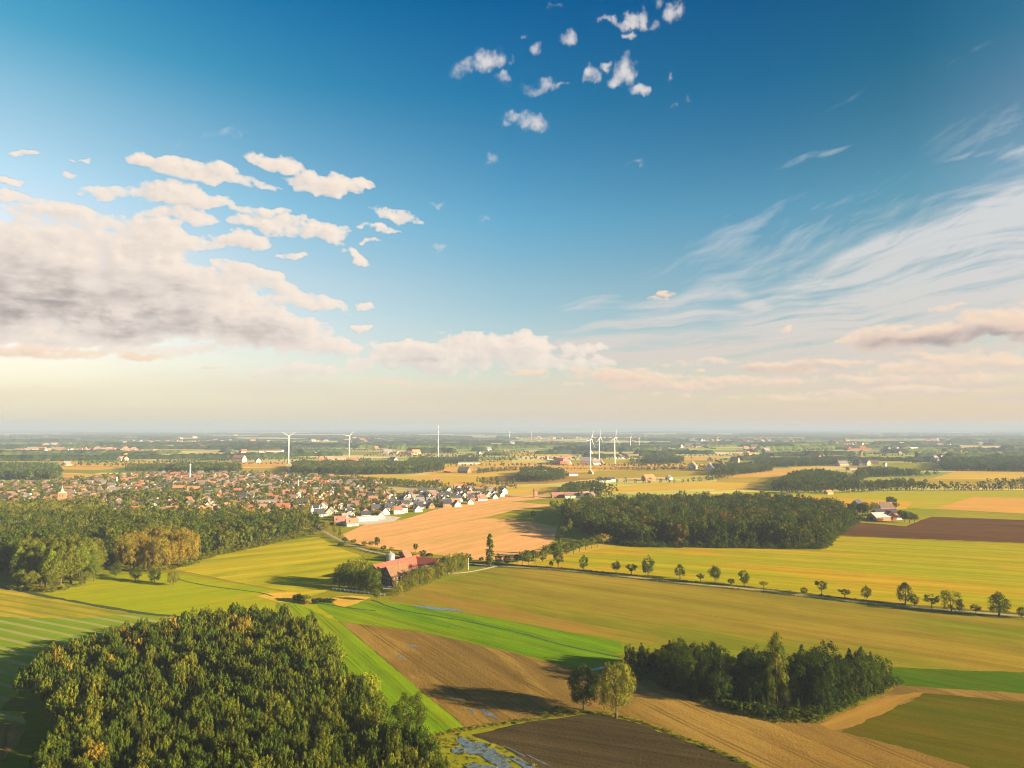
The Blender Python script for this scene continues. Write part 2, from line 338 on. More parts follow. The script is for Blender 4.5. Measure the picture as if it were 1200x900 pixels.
# ------------------------------------------------------------------ crowns: leaf sprays on clumps, unit tree height 1
def quads(cen, nrm, size, rg):
    n = len(cen); nrm = nrm/np.maximum(np.linalg.norm(nrm, axis=1, keepdims=True), 1e-6)
    r = rg.normal(size=(n, 3)); t = np.cross(nrm, r); t /= np.maximum(np.linalg.norm(t, axis=1, keepdims=True), 1e-6); b = np.cross(nrm, t)
    s = size[:, None]; k = rg.uniform(.6, 1.2, (n, 4, 1))
    V = np.stack([cen+t*s*k[:, 0], cen+b*s*k[:, 1]*.8, cen-t*s*k[:, 2], cen-b*s*k[:, 3]*.8], 1)
    return V.reshape(-1, 3)
def crown(kind, nleaf, leaf, nblob, seed):
    rg = np.random.default_rng(seed); C = []; Rr = []
    for i in range(nblob):
        if kind == 'broad':
            u = rg.normal(size=3); u /= np.linalg.norm(u); q = rg.uniform(.45, 1)**.5
            lob = 1+.18*math.sin(3*math.atan2(u[1], u[0])+seed)+.12*math.sin(5*u[2]+seed*2)
            c = np.array([.34*u[0]*q*lob, .34*u[1]*q*lob, .60+.30*u[2]*q*lob]); r = rg.uniform(.075, .125)
        elif kind == 'round':
            u = rg.normal(size=3); u /= np.linalg.norm(u); q = rg.uniform(.4, 1)**.5
            c = np.array([.38*u[0]*q, .38*u[1]*q, .50+.36*u[2]*q]); r = rg.uniform(.08, .12)
        elif kind == 'wood':                               # crowded tree, all of it in the light above its neighbours
            u = rg.normal(size=3); u[2] = abs(u[2])-.35; u /= np.linalg.norm(u); q = rg.uniform(.5, 1)**.6
            c = np.array([.42*u[0]*q, .42*u[1]*q, .66+.25*u[2]*q+rg.uniform(-.05, .09)]); r = rg.uniform(.04, .085)
        elif kind == 'full':                               # wood edge: leaves from the ground up
            z = rg.uniform(.06, .93)**.8; p = math.sqrt(max(.05, 1-abs((z-.50)/.50)**2.6))*(1+.2*math.sin(seed+z*9)); a = rg.uniform(0, 6.283); q = rg.uniform(.35, 1)**.5
            c = np.array([.40*p*q*math.cos(a), .40*p*q*math.sin(a), z]); r = rg.uniform(.055, .12)
        elif kind == 'tall':
            z = rg.uniform(.22, .97); p = math.sin(math.pi*min(1, (z-.10)/.86)**.8)**.7; a = rg.uniform(0, 6.283); q = rg.uniform(.3, 1)**.5
            c = np.array([.22*p*q*math.cos(a), .22*p*q*math.sin(a), z]); r = rg.uniform(.05, .085)
        elif kind == 'poplar':
            z = rg.uniform(.08, .98); p = (math.sin(math.pi*((z-.02)/.97)**.75)**.6); a = rg.uniform(0, 6.283); q = rg.uniform(.2, 1)**.5
            c = np.array([.095*p*q*math.cos(a), .095*p*q*math.sin(a), z]); r = rg.uniform(.03, .055)
        elif kind == 'conifer':
            z = rg.uniform(.08, .99); p = (1-z)**.85; a = rg.uniform(0, 6.283); q = rg.uniform(.4, 1)**.5
            c = np.array([.24*p*q*math.cos(a), .24*p*q*math.sin(a), z-.03*p*q]); r = .025+.05*p
        elif kind == 'sparse':
            u = rg.normal(size=3); u /= np.linalg.norm(u); q = rg.uniform(.3, 1)**.4
            c = np.array([.36*u[0]*q*(1+.3*math.sin(seed+u[2]*3)), .33*u[1]*q, .64+.27*u[2]*q]); r = rg.uniform(.05, .10)
        elif kind == 'oak':                                # free-standing tree, low spreading boughs
            u = rg.normal(size=3); u /= np.linalg.norm(u); q = rg.uniform(.5, 1)**.5; ph = math.atan2(u[1], u[0])
            lob = 1+.22*math.sin(2*ph+seed)+.16*math.sin(4*ph+2*seed)+.12*math.sin(7*u[2]+seed)
            c = np.array([.38*u[0]*q*lob, .38*u[1]*q*lob, .54+.36*u[2]*q*(1+.10*math.sin(3*ph+seed))]); r = rg.uniform(.05, .105)
        else:                                              # bush
            u = rg.normal(size=3); u[2] = abs(u[2]); u /= np.linalg.norm(u); q = rg.uniform(.4, 1)**.5
            c = np.array([.5*u[0]*q, .5*u[1]*q, .12+.7*u[2]*q]); r = rg.uniform(.12, .2)
        C.append(c); Rr.append(r)
    C = np.array(C); Rr = np.array(Rr)
    w_ = Rr**2/np.sum(Rr**2); idx = rg.choice(nblob, nleaf, p=w_)
    u = rg.normal(size=(nleaf, 3)); u[:, 2] += .25; u /= np.linalg.norm(u, axis=1, keepdims=True)
    cen = C[idx]+u*Rr[idx][:, None]*rg.uniform(.7, 1.05, (nleaf, 1))
    ax = cen-np.array([0, 0, .55]); nrm = u*1.0+.25*ax/np.maximum(np.linalg.norm(ax, axis=1, keepdims=True), .01)+rg.normal(size=(nleaf, 3))*.30
    bt = rg.uniform(.72, 1.28, nblob)[idx]; hue = rg.uniform(-1, 1, nblob)[idx]; lt = rg.uniform(.8, 1.2, nleaf)
    tint = np.stack([bt*lt*(1+.16*hue), bt*lt, bt*lt*(1-.12*hue)], 1)
    V = quads(cen, nrm, leaf*rg.uniform(.65, 1.25, nleaf), rg)
    return V, tint
def trunk_mesh(kind, seed, rad=.022):
    rg = random.Random(seed); m = MB()
    top = {'broad': .62, 'round': .5, 'wood': .7, 'tall': .85, 'poplar': .8, 'conifer': .95, 'sparse': .7, 'bush': .4, 'full': .7, 'oak': .6}[kind]
    lean = rg.uniform(-.02, .02)
    m.tube([(0, 0, -.02), (lean*.3, 0, .12), (lean, .01, .35), (lean*1.4, 0, top)], [rad*1.25, rad, rad*.8, rad*.25], 7)
    if kind in ('broad', 'sparse', 'round', 'wood', 'tall', 'oak'):
        for i in range(5 if kind != 'tall' else 3):
            a = i*2.4+seed; z0 = rg.uniform(.24, .42); L = rg.uniform(.16, .27)*(1 if kind != 'tall' else .5)
            m.tube([(lean, 0, z0), (lean+L*.5*math.cos(a), L*.5*math.sin(a), z0+L*.55), (lean+L*math.cos(a), L*math.sin(a), z0+L*1.3)], [rad*.5, rad*.36, rad*.12], 5)
    return m.mesh('trunk', [BARK], True)
CROWNS = {}; TRUNKS = {}
def crown_mesh(kind, lod, var):
    key = (kind, lod, var)
    if key not in CROWNS:
        nl, lf, nb = {'x': (9000, .0135, 130), 'h': (3200, .020, 90), 'm': (1200, .034, 46), 'l': (320, .055, 20)}[lod]
        if kind in ('poplar', 'conifer', 'tall'): lf *= .8; nb = int(nb*1.3)
        if kind == 'sparse': nb = int(nb*.55); nl = int(nl*.7)
        if kind == 'bush': lf *= 1.5
        V, tint = crown(kind, nl, lf, nb, 100*var+sum(map(ord, kind)))
        CROWNS[key] = mesh_np('crown', V, np.arange(len(V)).reshape(-1, 4), [LEAF], col=tint)
    return CROWNS[key]
def trunk_of(kind, var):
    key = (kind, var)
    if key not in TRUNKS: TRUNKS[key] = trunk_mesh(kind, var+3)
    return TRUNKS[key]
GREEN = dict(dark=(.027, .042, .006), mid=(.062, .082, .008), lite=(.125, .140, .012), yellow=(.20, .165, .018), rust=(.19, .105, .018), olive=(.100, .098, .012), fir=(.018, .032, .011), blue=(.045, .070, .030))  # blue: slight distance haze mixed into the leaf colour of far woods
def colmix(*names):
    c = np.mean([GREEN[n] for n in names], 0)*rng.uniform(.84, 1.16); c[0] *= rng.uniform(.9, 1.12); return c
def tree(name, x, y, h, wid, kind, lod, colr, label, cat='tree', group=None, var=None, z=0.0, parts=True):
    """wid = crown width relative to the unit crown of that kind"""
    v = int(rng.integers(0, {'x': 2, 'h': 5, 'm': 6, 'l': 5}[lod])) if var is None else var
    rz = rng.uniform(0, 6.283)
    r = link(name, None); r.location = (x, y, z); r.rotation_euler = (0, 0, rz); r.scale = (h*wid, h*wid, h)
    tag(r, label, cat, group)
    link('trunk', trunk_of(kind, v % 3), r)
    c = link('crown', crown_mesh(kind, lod, v), r); c.color = (*colr, 1)
    return r
def mass(name, items, label, cat, lod='l', mats=None):
    """many crowns nobody could count, one object. items: (x, y, h, wid, kind, colour)"""
    Vs = []; Cs = []; lib = {}
    nl, lf, nb = {'m': (1000, .033, 54), 'l': (260, .062, 18), 't': (70, .12, 9), 'h': (900, .036, 34)}[lod]
    for (x, y, h, wd, kind, c) in items:
        v = int(rng.integers(0, 5)); key = (kind, v)
        if key not in lib: lib[key] = crown(kind, nl, lf*(.8 if kind in ('tall', 'conifer', 'poplar') else 1), nb, 900+v+sum(map(ord, kind)))
        V, t = lib[key]; a = rng.uniform(0, 6.283); ca, sa = math.cos(a)*h*wd, math.sin(a)*h*wd
        Vs.append(np.stack([x+V[:, 0]*ca-V[:, 1]*sa, y+V[:, 0]*sa+V[:, 1]*ca, V[:, 2]*h], 1).astype(np.float32)); Cs.append((t*np.asarray(c)[None, :]).astype(np.float32))
    V = np.concatenate(Vs); C = np.concatenate(Cs)
    o = link(name, mesh_np(name, V, np.arange(len(V)).reshape(-1, 4), [LEAFM], col=C)); return tag(o, label, cat, kind='stuff')
def inside(x, y, poly):
    c = False; j = len(poly)-1
    for i in range(len(poly)):
        (x1, y1), (x2, y2) = poly[i], poly[j]
        if (y1 > y) != (y2 > y) and x < (x2-x1)*(y-y1)/(y2-y1)+x1: c = not c
        j = i
    return c
def scatter(pp, gap, jit=.35, z=0.0, seed=1):
    """points on a jittered lattice inside a region given on the photograph (ground height z)"""
    rg = random.Random(seed); W_ = [G(px, py, z) for px, py in pp]; xs = [p[0] for p in W_]; ys = [p[1] for p in W_]; out = []
    r = 0; y = min(ys)
    while y < max(ys):
        x = min(xs)+(gap/2 if r % 2 else 0)
        while x < max(xs):
            q = (x+rg.uniform(-jit, jit)*gap, y+rg.uniform(-jit, jit)*gap)
            if inside(*q, W_): out.append(q)
            x += gap
        y += gap*.87; r += 1
    return out
def along(pp, gap, jit=.2, seed=1, off=0.0):
    rg = random.Random(seed); W_ = [Vector(G(*p)) for p in pp]; out = []; d = 0
    for a, b in zip(W_, W_[1:]):
        L = (b-a).length; t = (b-a)/L; nn = Vector((-t.y, t.x))
        while d < L:
            q = a+t*(d+rg.uniform(-jit, jit)*gap)+nn*(off+rg.uniform(-jit, jit)*gap*.4); out.append((q.x, q.y)); d += gap
        d -= L
    return out

# ------------------------------------------------------------------ ground materials
FSC = {'_': (1.25, 1.05, .4), 'stubble': (1.25, 1.0, .85), 'mown_meadow': (1.44, 1.38, .25), 'yellow_meadow': (1.06, .90, .15), 'harvested': (1.14, .93, .28), 'young_crop': (1.3, 1.12, .12), 'tilled_soil': (1.12, .98, .40), 'ploughed_soil': (.58, .66, .42),
       'bright_meadow': (1.38, 1.2, .15), 'sprouts': (.60, .54, .1), 'dark_soil': (.60, .44, .24), 'wedge_crop': (1.28, 1.1, .12), 'late_crop': (.85, .95, .5), 'hay_grass': (1.1, 1.35, .45), 'hill_cover': (1, 1, 1)}
def fieldmat(name, c1, c2, ang=0.0, row=1.2, rowamt=.25, cp=None, camt=0.0, cscale=.02, tram=0.0, tramcol=(.2, .16, .08), fine=.22, bump=.25, band=0.0, bandw=24.0, swath=None):
    """c1/c2 large patches; rows run along world angle ang; cp a third patchy colour; tram = spacing of wheel tracks"""
    k = FSC.get(name, FSC['_']); c1, c2, cp, tramcol = (q and tuple(a*f for a, f in zip(q, k)) for q in (c1, c2, cp, tramcol))
    m = bpy.data.materials.new(name); m.use_nodes = True; n = NT(m.node_tree); b = n.n['Principled BSDF']
    geo = n.new('ShaderNodeNewGeometry'); pos = geo.outputs['Position']
    rp = n.mapping(pos, rot=(0, 0, -ang))                                  # x along the rows
    big = n.noise(n.mapping(rp, sc=(.35, 1, 1)), .016, 7, .62, .4)
    c = n.mix(n.mapr(big, .36, .62), c1, c2)
    if cp: c = n.mix(n.math('MULTIPLY', n.mapr(n.noise(n.mapping(rp, (31, 7, 0), sc=(.25, 1, 1)), cscale, 8, .66, .5), .47, .60), camt), c, cp)
    long_ = n.noise(n.mapping(rp, sc=(.03, 1, 1)), 1.0/row, 3, .6)
    lo2 = n.noise(n.mapping(rp, (5, 3, 0), sc=(.015, 1, 1)), .16, 4, .65)
    fn = n.noise(pos, 1.1, 5, .7); f2 = n.noise(n.mapping(rp, (9, 2, 0), sc=(.4, 1, 1)), .11, 6, .72)
    v = n.math('ADD', n.math('MULTIPLY', n.math('SUBTRACT', long_, .5), rowamt*2.2), n.math('MULTIPLY', n.math('SUBTRACT', lo2, .5), rowamt*4.0))
    v = n.math('ADD', v, n.math('ADD', n.math('MULTIPLY', n.math('SUBTRACT', fn, .5), fine*2.4), n.math('MULTIPLY', n.math('SUBTRACT', f2, .5), .55)))
    if band:
        sx = n.new('ShaderNodeSeparateXYZ'); n.l.new(rp, sx.inputs[0])
        bw = n.math('SINE', n.math('ADD', n.math('MULTIPLY', sx.outputs[1], 6.2832/bandw), n.math('MULTIPLY', n.noise(pos, .02, 2), 3)))
        v = n.math('ADD', v, n.math('MULTIPLY', bw, band))
    c = n.vmath('SCALE', c, scale=n.math('MAXIMUM', n.math('ADD', v, 1.0), .15))
    if tram or swath:
        sx = n.new('ShaderNodeSeparateXYZ'); n.l.new(n.vmath('ADD', rp, n.vmath('SCALE', n.noise(pos, .03, 2, color=True), scale=2.5)), sx.inputs[0])
        if swath:
            sp_, wd, sc_, amt = swath
            f = n.math('ABSOLUTE', n.math('SUBTRACT', n.math('FRACT', n.math('DIVIDE', sx.outputs[1], sp_)), .5))
            f = n.math('MULTIPLY', n.mapr(f, wd/sp_, wd/sp_*.45, 0, amt), n.mapr(n.noise(n.mapping(rp, sc=(.3, 1, 1)), .5, 4, .7), .3, .5, .55, 1))
            c = n.mix(f, c, sc_)
        if tram:
            f = n.math('MULTIPLY', n.math('ABSOLUTE', n.math('SUBTRACT', n.math('FRACT', n.math('DIVIDE', sx.outputs[1], tram)), .5)), tram)
            f = n.math('MULTIPLY', n.mapr(n.math('ABSOLUTE', n.math('SUBTRACT', f, .95)), .62, .25, 0, .7), n.mapr(n.noise(pos, .05, 3), .35, .6, .25, 1))
            c = n.mix(f, c, tramcol)
    n.l.new(c, b.inputs['Base Color']); b.inputs['Roughness'].default_value = 1; b.inputs['Specular IOR Level'].default_value = 0
    if bump:
        bp = n.new('ShaderNodeBump'); bp.inputs['Strength'].default_value = bump; bp.inputs['Distance'].default_value = .5
        n.l.new(n.math('ADD', n.math('ADD', n.math('MULTIPLY', long_, .6), n.math('MULTIPLY', f2, 1.6)), fn), bp.inputs['Height']); n.l.new(bp.outputs[0], b.inputs['Normal'])
    return m
def ang(p, q):
    a, b = G(*p), G(*q); return math.atan2(b[1]-a[1], b[0]-a[0])
SHEETS = []                                             # every sheet lies a few millimetres above the one below
def sheet(name, poly, level, m, world=False, label=None, rag=1.0):
    W_ = poly if world else [G(*p) for p in poly]
    if not world or name == 'puddle':
        rr = random.Random(len(poly)*7+level); D_ = []
        for a_, b_ in zip(W_, W_[1:]+W_[:1]):
            L_ = math.hypot(b_[0]-a_[0], b_[1]-a_[1]); k_ = max(1, min(90, int(L_/(2.2 if a_[1] < 700 else 12)))); nx, ny = -(b_[1]-a_[1])/max(L_, 1e-6), (b_[0]-a_[0])/max(L_, 1e-6); o_ = 0
            for j in range(k_):
                t_ = j/k_; o_ = o_*.6+rr.uniform(-.55, .55)*rag; w_ = o_ if j else 0; D_.append((a_[0]+(b_[0]-a_[0])*t_+nx*w_, a_[1]+(b_[1]-a_[1])*t_+ny*w_))
        W_ = D_
    from mathutils.geometry import tessellate_polygon
    vs = [(x, y, 0) for x, y in W_]; tri = tessellate_polygon([[Vector(v) for v in vs]])
    me = bpy.data.meshes.new(name)
    fs = []
    for t in tri:
        a, b_, c = (Vector(vs[i]) for i in t); fs.append(tuple(t) if (b_-a).cross(c-a).z > 0 else tuple(reversed(t)))
    me.from_pydata([(x, y, 0) for x, y, _ in vs], [], fs); me.materials.append(m)
    o = link(name, me); SHEETS.append((level, len(SHEETS), o)); return tag(o, kind='structure', label=label)
def smooth_line(pts, k=6):
    P_ = [Vector(p) for p in pts]; out = []
    for i in range(len(P_)-1):
        a, b, c, d = P_[max(i-1, 0)], P_[i], P_[i+1], P_[min(i+2, len(P_)-1)]
        for j in range(k):
            t = j/k; out.append(.5*((2*b)+(c-a)*t+(2*a-5*b+4*c-d)*t*t+(-a+3*b-3*c+d)*t**3))
    out.append(P_[-1]); return out
def ribbon(name, pp, width, level, m, world=False, rough=0.0, z=None, label=None):
    W_ = smooth_line(pp if world else [G(*p) for p in pp]); vs = []; fs = []; rg = random.Random(3)
    for i, p in enumerate(W_):
        t = (W_[min(i+1, len(W_)-1)]-W_[max(i-1, 0)]).normalized(); nn = Vector((-t.y, t.x)); w1, w2 = (width/2*(1+rough*rg.uniform(-1, 1)) for _ in 'ab')
        vs += [(*(p+nn*w1), 0), (*(p-nn*w2), 0)]
        if i: fs.append((2*i-2, 2*i-1, 2*i+1, 2*i))
    me = bpy.data.meshes.new(name); me.from_pydata(vs, [], fs); me.materials.append(m)
    o = link(name, me); SHEETS.append((level, len(SHEETS), o)); return tag(o, kind='structure', label=label)

# base ground: a far patchwork of meadow, stubble and ploughland under the named fields
def groundmat():
    m = bpy.data.materials.new('countryside'); m.use_nodes = True; n = NT(m.node_tree); b = n.n['Principled BSDF']
    pos = n.new('ShaderNodeNewGeometry').outputs['Position']
    q = n.mapping(n.vmath('ADD', pos, n.vmath('SCALE', n.noise(pos, .0012, 3, color=True), scale=160)), rot=(0, 0, R(14)), sc=(1, 1, 0))
    vo = n.new('ShaderNodeTexVoronoi', feature='F1', distance='CHEBYCHEV'); n.l.new(n.mapping(q, sc=(.5, 1, 1)), vo.inputs[0]); vo.inputs['Scale'].default_value = .0042; vo.inputs['Randomness'].default_value = .85
    s = n.new('ShaderNodeSeparateColor'); n.l.new(vo.outputs['Color'], s.inputs[0])
    c = n.ramp(s.outputs[0], [(0, (.16, .21, .025)), (.14, (.42, .32, .12)), (.32, (.24, .25, .03)), (.46, (.50, .37, .17)), (.60, (.14, .19, .022)), (.68, (.36, .32, .07)), (.82, (.24, .17, .09)), (.88, (.48, .38, .15))], 'CONSTANT')
    c = n.vmath('SCALE', c, scale=n.mapr(s.outputs[1], 0, 1, .8, 1.2, False))
    st = n.noise(n.mapping(q, sc=(.1, 1, 1)), .06, 5, .65)
    c = n.vmath('SCALE', c, scale=n.mapr(st, .3, .7, .8, 1.2, False))
    n.l.new(c, b.inputs['Base Color']); b.inputs['Roughness'].default_value = .95; b.inputs['Specular IOR Level'].default_value = .05
    return m
sheet('ground', [(-45000, -3000), (45000, -3000), (45000, 45000), (-45000, 45000)], 0, groundmat(), True)
VERGE = fieldmat('verge_grass', (.10, .115, .016), (.165, .155, .028), 0, 1.5, .15, (.07, .10, .012), .7, .08)
NEARG = fieldmat('meadow_grass', (.105, .15, .014), (.15, .165, .02), R(-20), 1.5, .12, (.17, .155, .04), .5, .03)
sheet('grassland', [(-520, 80), (520, 80), (900, 900), (-1100, 900)], 1, NEARG, True)

STRAW = (.42, .28, .13)
aF1 = ang((440, 640), (640, 600))
sheet('stubble_field', [(396,624),(425,612),(470,606),(520,591),(560,583),(640,579.5),(652,590),(655,610),(650,632),(628,650),(592,658),(555,656.5),(520,651),(470,645),(430,640),(405,633)], 3,
      fieldmat('stubble', (.45, .275, .13), (.40, .265, .12), aF1, 4, .12, (.28, .24, .07), .5, .012, 18, (.33, .22, .10), .12, .15, .05, 20))
GR2 = fieldmat('catch_crop', (.115, .17, .012), (.16, .185, .02), aF1, 2, .15, (.2, .17, .05), .5, .03)
sheet('meadow', [(565,607.5),(600,598.5),(650,592),(657,608),(652,617),(600,608)], 4, GR2)
sheet('meadow', [(392,622),(425,610),(470,604),(520,589),(560,582),(600,580.5),(562,586),(522,593.5),(472,609),(428,615),(402,626),(409,634),(432,641),(430,643),(398,630)], 4, GR2)
aB = ang((250, 672), (430, 652))
sheet('meadow', [(374,629),(395,641),(425,652),(452,659),(440,668),(425,680),(345,704),(320,692),(255,677),(205,667),(250,650),(300,641),(350,632)], 3,
      fieldmat('mown_meadow', (.18, .165, .022), (.235, .195, .045), aB, 3, .16, (.12, .15, .014), .75, .018, 0, STRAW, .15, .2, .10, 26))
MEA = fieldmat('bright_meadow', (.125, .195, .010), (.165, .20, .014), aB, 3, .14, (.23, .20, .045), .55, .03, 0, STRAW, .2, .25)
sheet('meadow', [(40,693),(60,686),(130,674),(215,671),(330,692.5),(352,702),(402,708),(402,731),(385,735),(250,726),(180,722),(115,712)], 4, MEA)
aC = ang((480, 720), (700, 775))
STRIPG = fieldmat('young_crop', (.060, .150, .006), (.095, .175, .008), aC, 1.6, .22, (.135, .18, .014), .5, .04, 12, (.05, .09, .006), .22, .35)
sheet('crop_strip', [(366,704),(440,704),(500,712),(600,729),(728,752.5),(732,776),(700,787),(677,785),(600,765),(500,742),(398,729)], 5, STRIPG)
sheet('crop_strip', [(1043,782),(1120,784),(1200,788),(1320,794),(1320,819),(1200,813),(1120,808),(1043,804)], 5, fieldmat('late_crop', (.058, .100, .003), (.075, .115, .004), aC, 1.6, .22, (.10, .10, .01), .4, .04, 0, STRAW, .25, .35))
aW = ang((398, 729), (545, 852))
sheet('crop_strip', [(330,700),(398,729),(545,852),(503,866),(430,900),(300,900),(300,760)], 6,
      fieldmat('wedge_crop', (.085, .180, .008), (.12, .19, .012), aW, 2.2, .25, (.16, .19, .02), .45, .05, 7, (.06, .11, .008), .2, .35))
aD = ang((0, 745), (60, 758))
sheet('hay_meadow', [(-120,676),(0,688),(55,699),(115,711),(180,721),(262,726),(330,760),(200,960),(-260,960)], 4,
      fieldmat('hay_grass', (.085, .13, .015), (.13, .145, .022), aD, 2, .15, (.19, .16, .04), .5, .02, 0, STRAW, .2, .25, 0, 24, (8.5, 1.7, (.30, .25, .12), .6)))
sheet('hay_meadow', [(-140,678),(0,690),(55,700),(115,711.5),(165,719),(100,724),(20,724),(-140,712)], 5,
      fieldmat('dry_hay', (.27, .23, .055), (.20, .20, .03), ang((0, 700), (110, 718)), 2, .15, (.12, .15, .014), .6, .03, 0, STRAW, .2, .25, 0, 24, (8, 1.6, (.12, .14, .02), .6)))
GDK = fieldmat('rough_grass', (.055, .095, .008), (.075, .115, .012), 0, 1.5, .12, (.12, .13, .02), .4, .05)
sheet('rough_grass', [(60,776),(70,830),(60,920),(-60,960),(-10,905),(28,858),(30,835),(0,832),(20,815)], 6, GDK)
SOIL_C = (.145, .095, .052)
aS = ang((560, 850), (420, 745))
SOIL = fieldmat('tilled_soil', (.165, .110, .060), (.122, .088, .056), aS, 2.5, .24, (.23, .165, .095), .6, .035, 13, (.09, .062, .038), .32, .5)
sheet('tilled_field', [(398,729),(500,742),(600,765),(677,785),(700,787),(738,790),(760,792),(800,808),(950,845),(985,825),(1048,803),(1120,808),(1200,813),(1320,819),(1320,1000),(930,1000),(882,897),(760,849.5),(728,840),(690,834),(650,839.5),(545,852)], 7, SOIL)
sheet('tilled_field', [(-80,862),(0,846),(27,850),(22,872),(0,893),(-80,930)], 7, SOIL)
aP = ang((690, 838), (880, 897))
sheet('ploughed_field', [(553,861),(600,850),(650,842),(690,837),(725,842.5),(760,852),(880,898.5),(1000,960),(1000,1000),(760,1000),(668,922),(622,896),(590,876)], 8,
      fieldmat('ploughed_soil', (.088, .056, .038), (.068, .045, .032), ang((560, 862), (760, 895)), 1.3, .34, (.115, .075, .05), .5, .04, 0, STRAW, .34, .6))
sheet('sprouting_field', [(985,858),(1083,812.5),(1200,822),(1320,830),(1320,1000),(1180,925),(1130,897),(1060,877)], 8,
      fieldmat('sprouts', (.125, .125, .026), (.105, .13, .020), ang((1040, 850), (1200, 880)), 1.4, .22, (.165, .125, .05), .6, .03, 14, (.15, .11, .055), .25, .35))
aH = ang((500, 705), (730, 748))
sheet('harvested_field', [(583,666),(640,668.5),(700,674),(760,681),(800,685.5),(880,693.5),(950,701.5),(1000,707.5),(1060,713.5),(1120,718.5),(1200,725),(1400,743),(1400,800),(1200,788),(1050,782),(900,765),(728,752),(600,728.5),(500,711),(456,702),(470,694),(540,675)], 6,
      fieldmat('harvested', (.195, .168, .062), (.160, .158, .045), aH, 2.6, .20, (.105, .15, .016), .9, .014, 21, (.14, .10, .05), .2, .3, .05, 34))
sheet('bare_strip', [(456,702),(474,690),(520,700),(600,714),(730,741),(730,752.5),(600,728.5),(500,711)], 7, fieldmat('bare_edge', (.17, .115, .06), (.18, .14, .05), aH, 2, .15, (.13, .14, .02), .8, .04))
aN = ang((700, 655), (1200, 690))
sheet('meadow', [(597,661),(612,655),(650,645),(700,637),(722,639),(960,645.5),(978,627),(1200,636),(1400,645),(1400,735),(1200,719),(1060,707.5),(1000,701.5),(880,688),(760,676),(700,669.5),(640,664)], 5,
      fieldmat('yellow_meadow', (.225, .255, .020), (.255, .255, .026), aN, 3, .20, (.34, .24, .06), .85, .022, 19, (.15, .15, .03), .18, .25, .05, 30))
sheet('bare_path', [(600,660),(640,650),(700,638.5),(716,637),(722,639.5),(660,652),(612,663)], 6, fieldmat('dry_edge', (.33, .25, .10), (.26, .22, .06), aN, 2, .15))
sheet('ploughed_field', [(966,628),(978,618),(997,611.5),(1030,614),(1062,617),(1078,610),(1092,605.5),(1200,609.5),(1400,615),(1400,643),(1200,636.5),(1060,631)], 6,
      fieldmat('dark_soil', (.155, .098, .062), (.13, .085, .055), ang((1000, 622), (1200, 630)), 3, .2, (.19, .13, .08), .5, .02, 0, STRAW, .2, .35))
sheet('meadow', [(990,612.5),(1008,601),(1060,596),(1098,597),(1200,602.5),(1400,610),(1400,616),(1200,610),(1092,606),(1078,611),(1062,618),(1030,615)], 5, fieldmat('farm_meadow', (.13, .175, .014), (.165, .185, .02), 0, 3, .12, (.23, .20, .05), .5, .03))
sheet('fallow_field', [(1094,596.5),(1120,589),(1142,582),(1200,584),(1400,588),(1400,609),(1200,602)], 6, fieldmat('pale_soil', (.38, .235, .13), (.33, .21, .115), aN, 5, .10, (.27, .19, .10), .5, .012))
sheet('meadow', [(905,585),(930,578),(1000,576.5),(1200,574),(1400,573),(1400,590),(1200,584.5),(1142,582),(1120,589),(1094,597),(1050,594),(960,588)], 5, fieldmat('lime_meadow', (.24, .24, .012), (.21, .235, .010), 0, 8, .10, (.28, .24, .03), .6, .01, 0, STRAW, .12, .1))
sheet('stubble_field', [(870,583),(930,581),(1000,584),(1070,588),(1062,596.5),(1000,600),(960,592),(900,588)], 6, fieldmat('gold_stubble', (.36, .235, .05), (.31, .22, .04), 0, 8, .10))
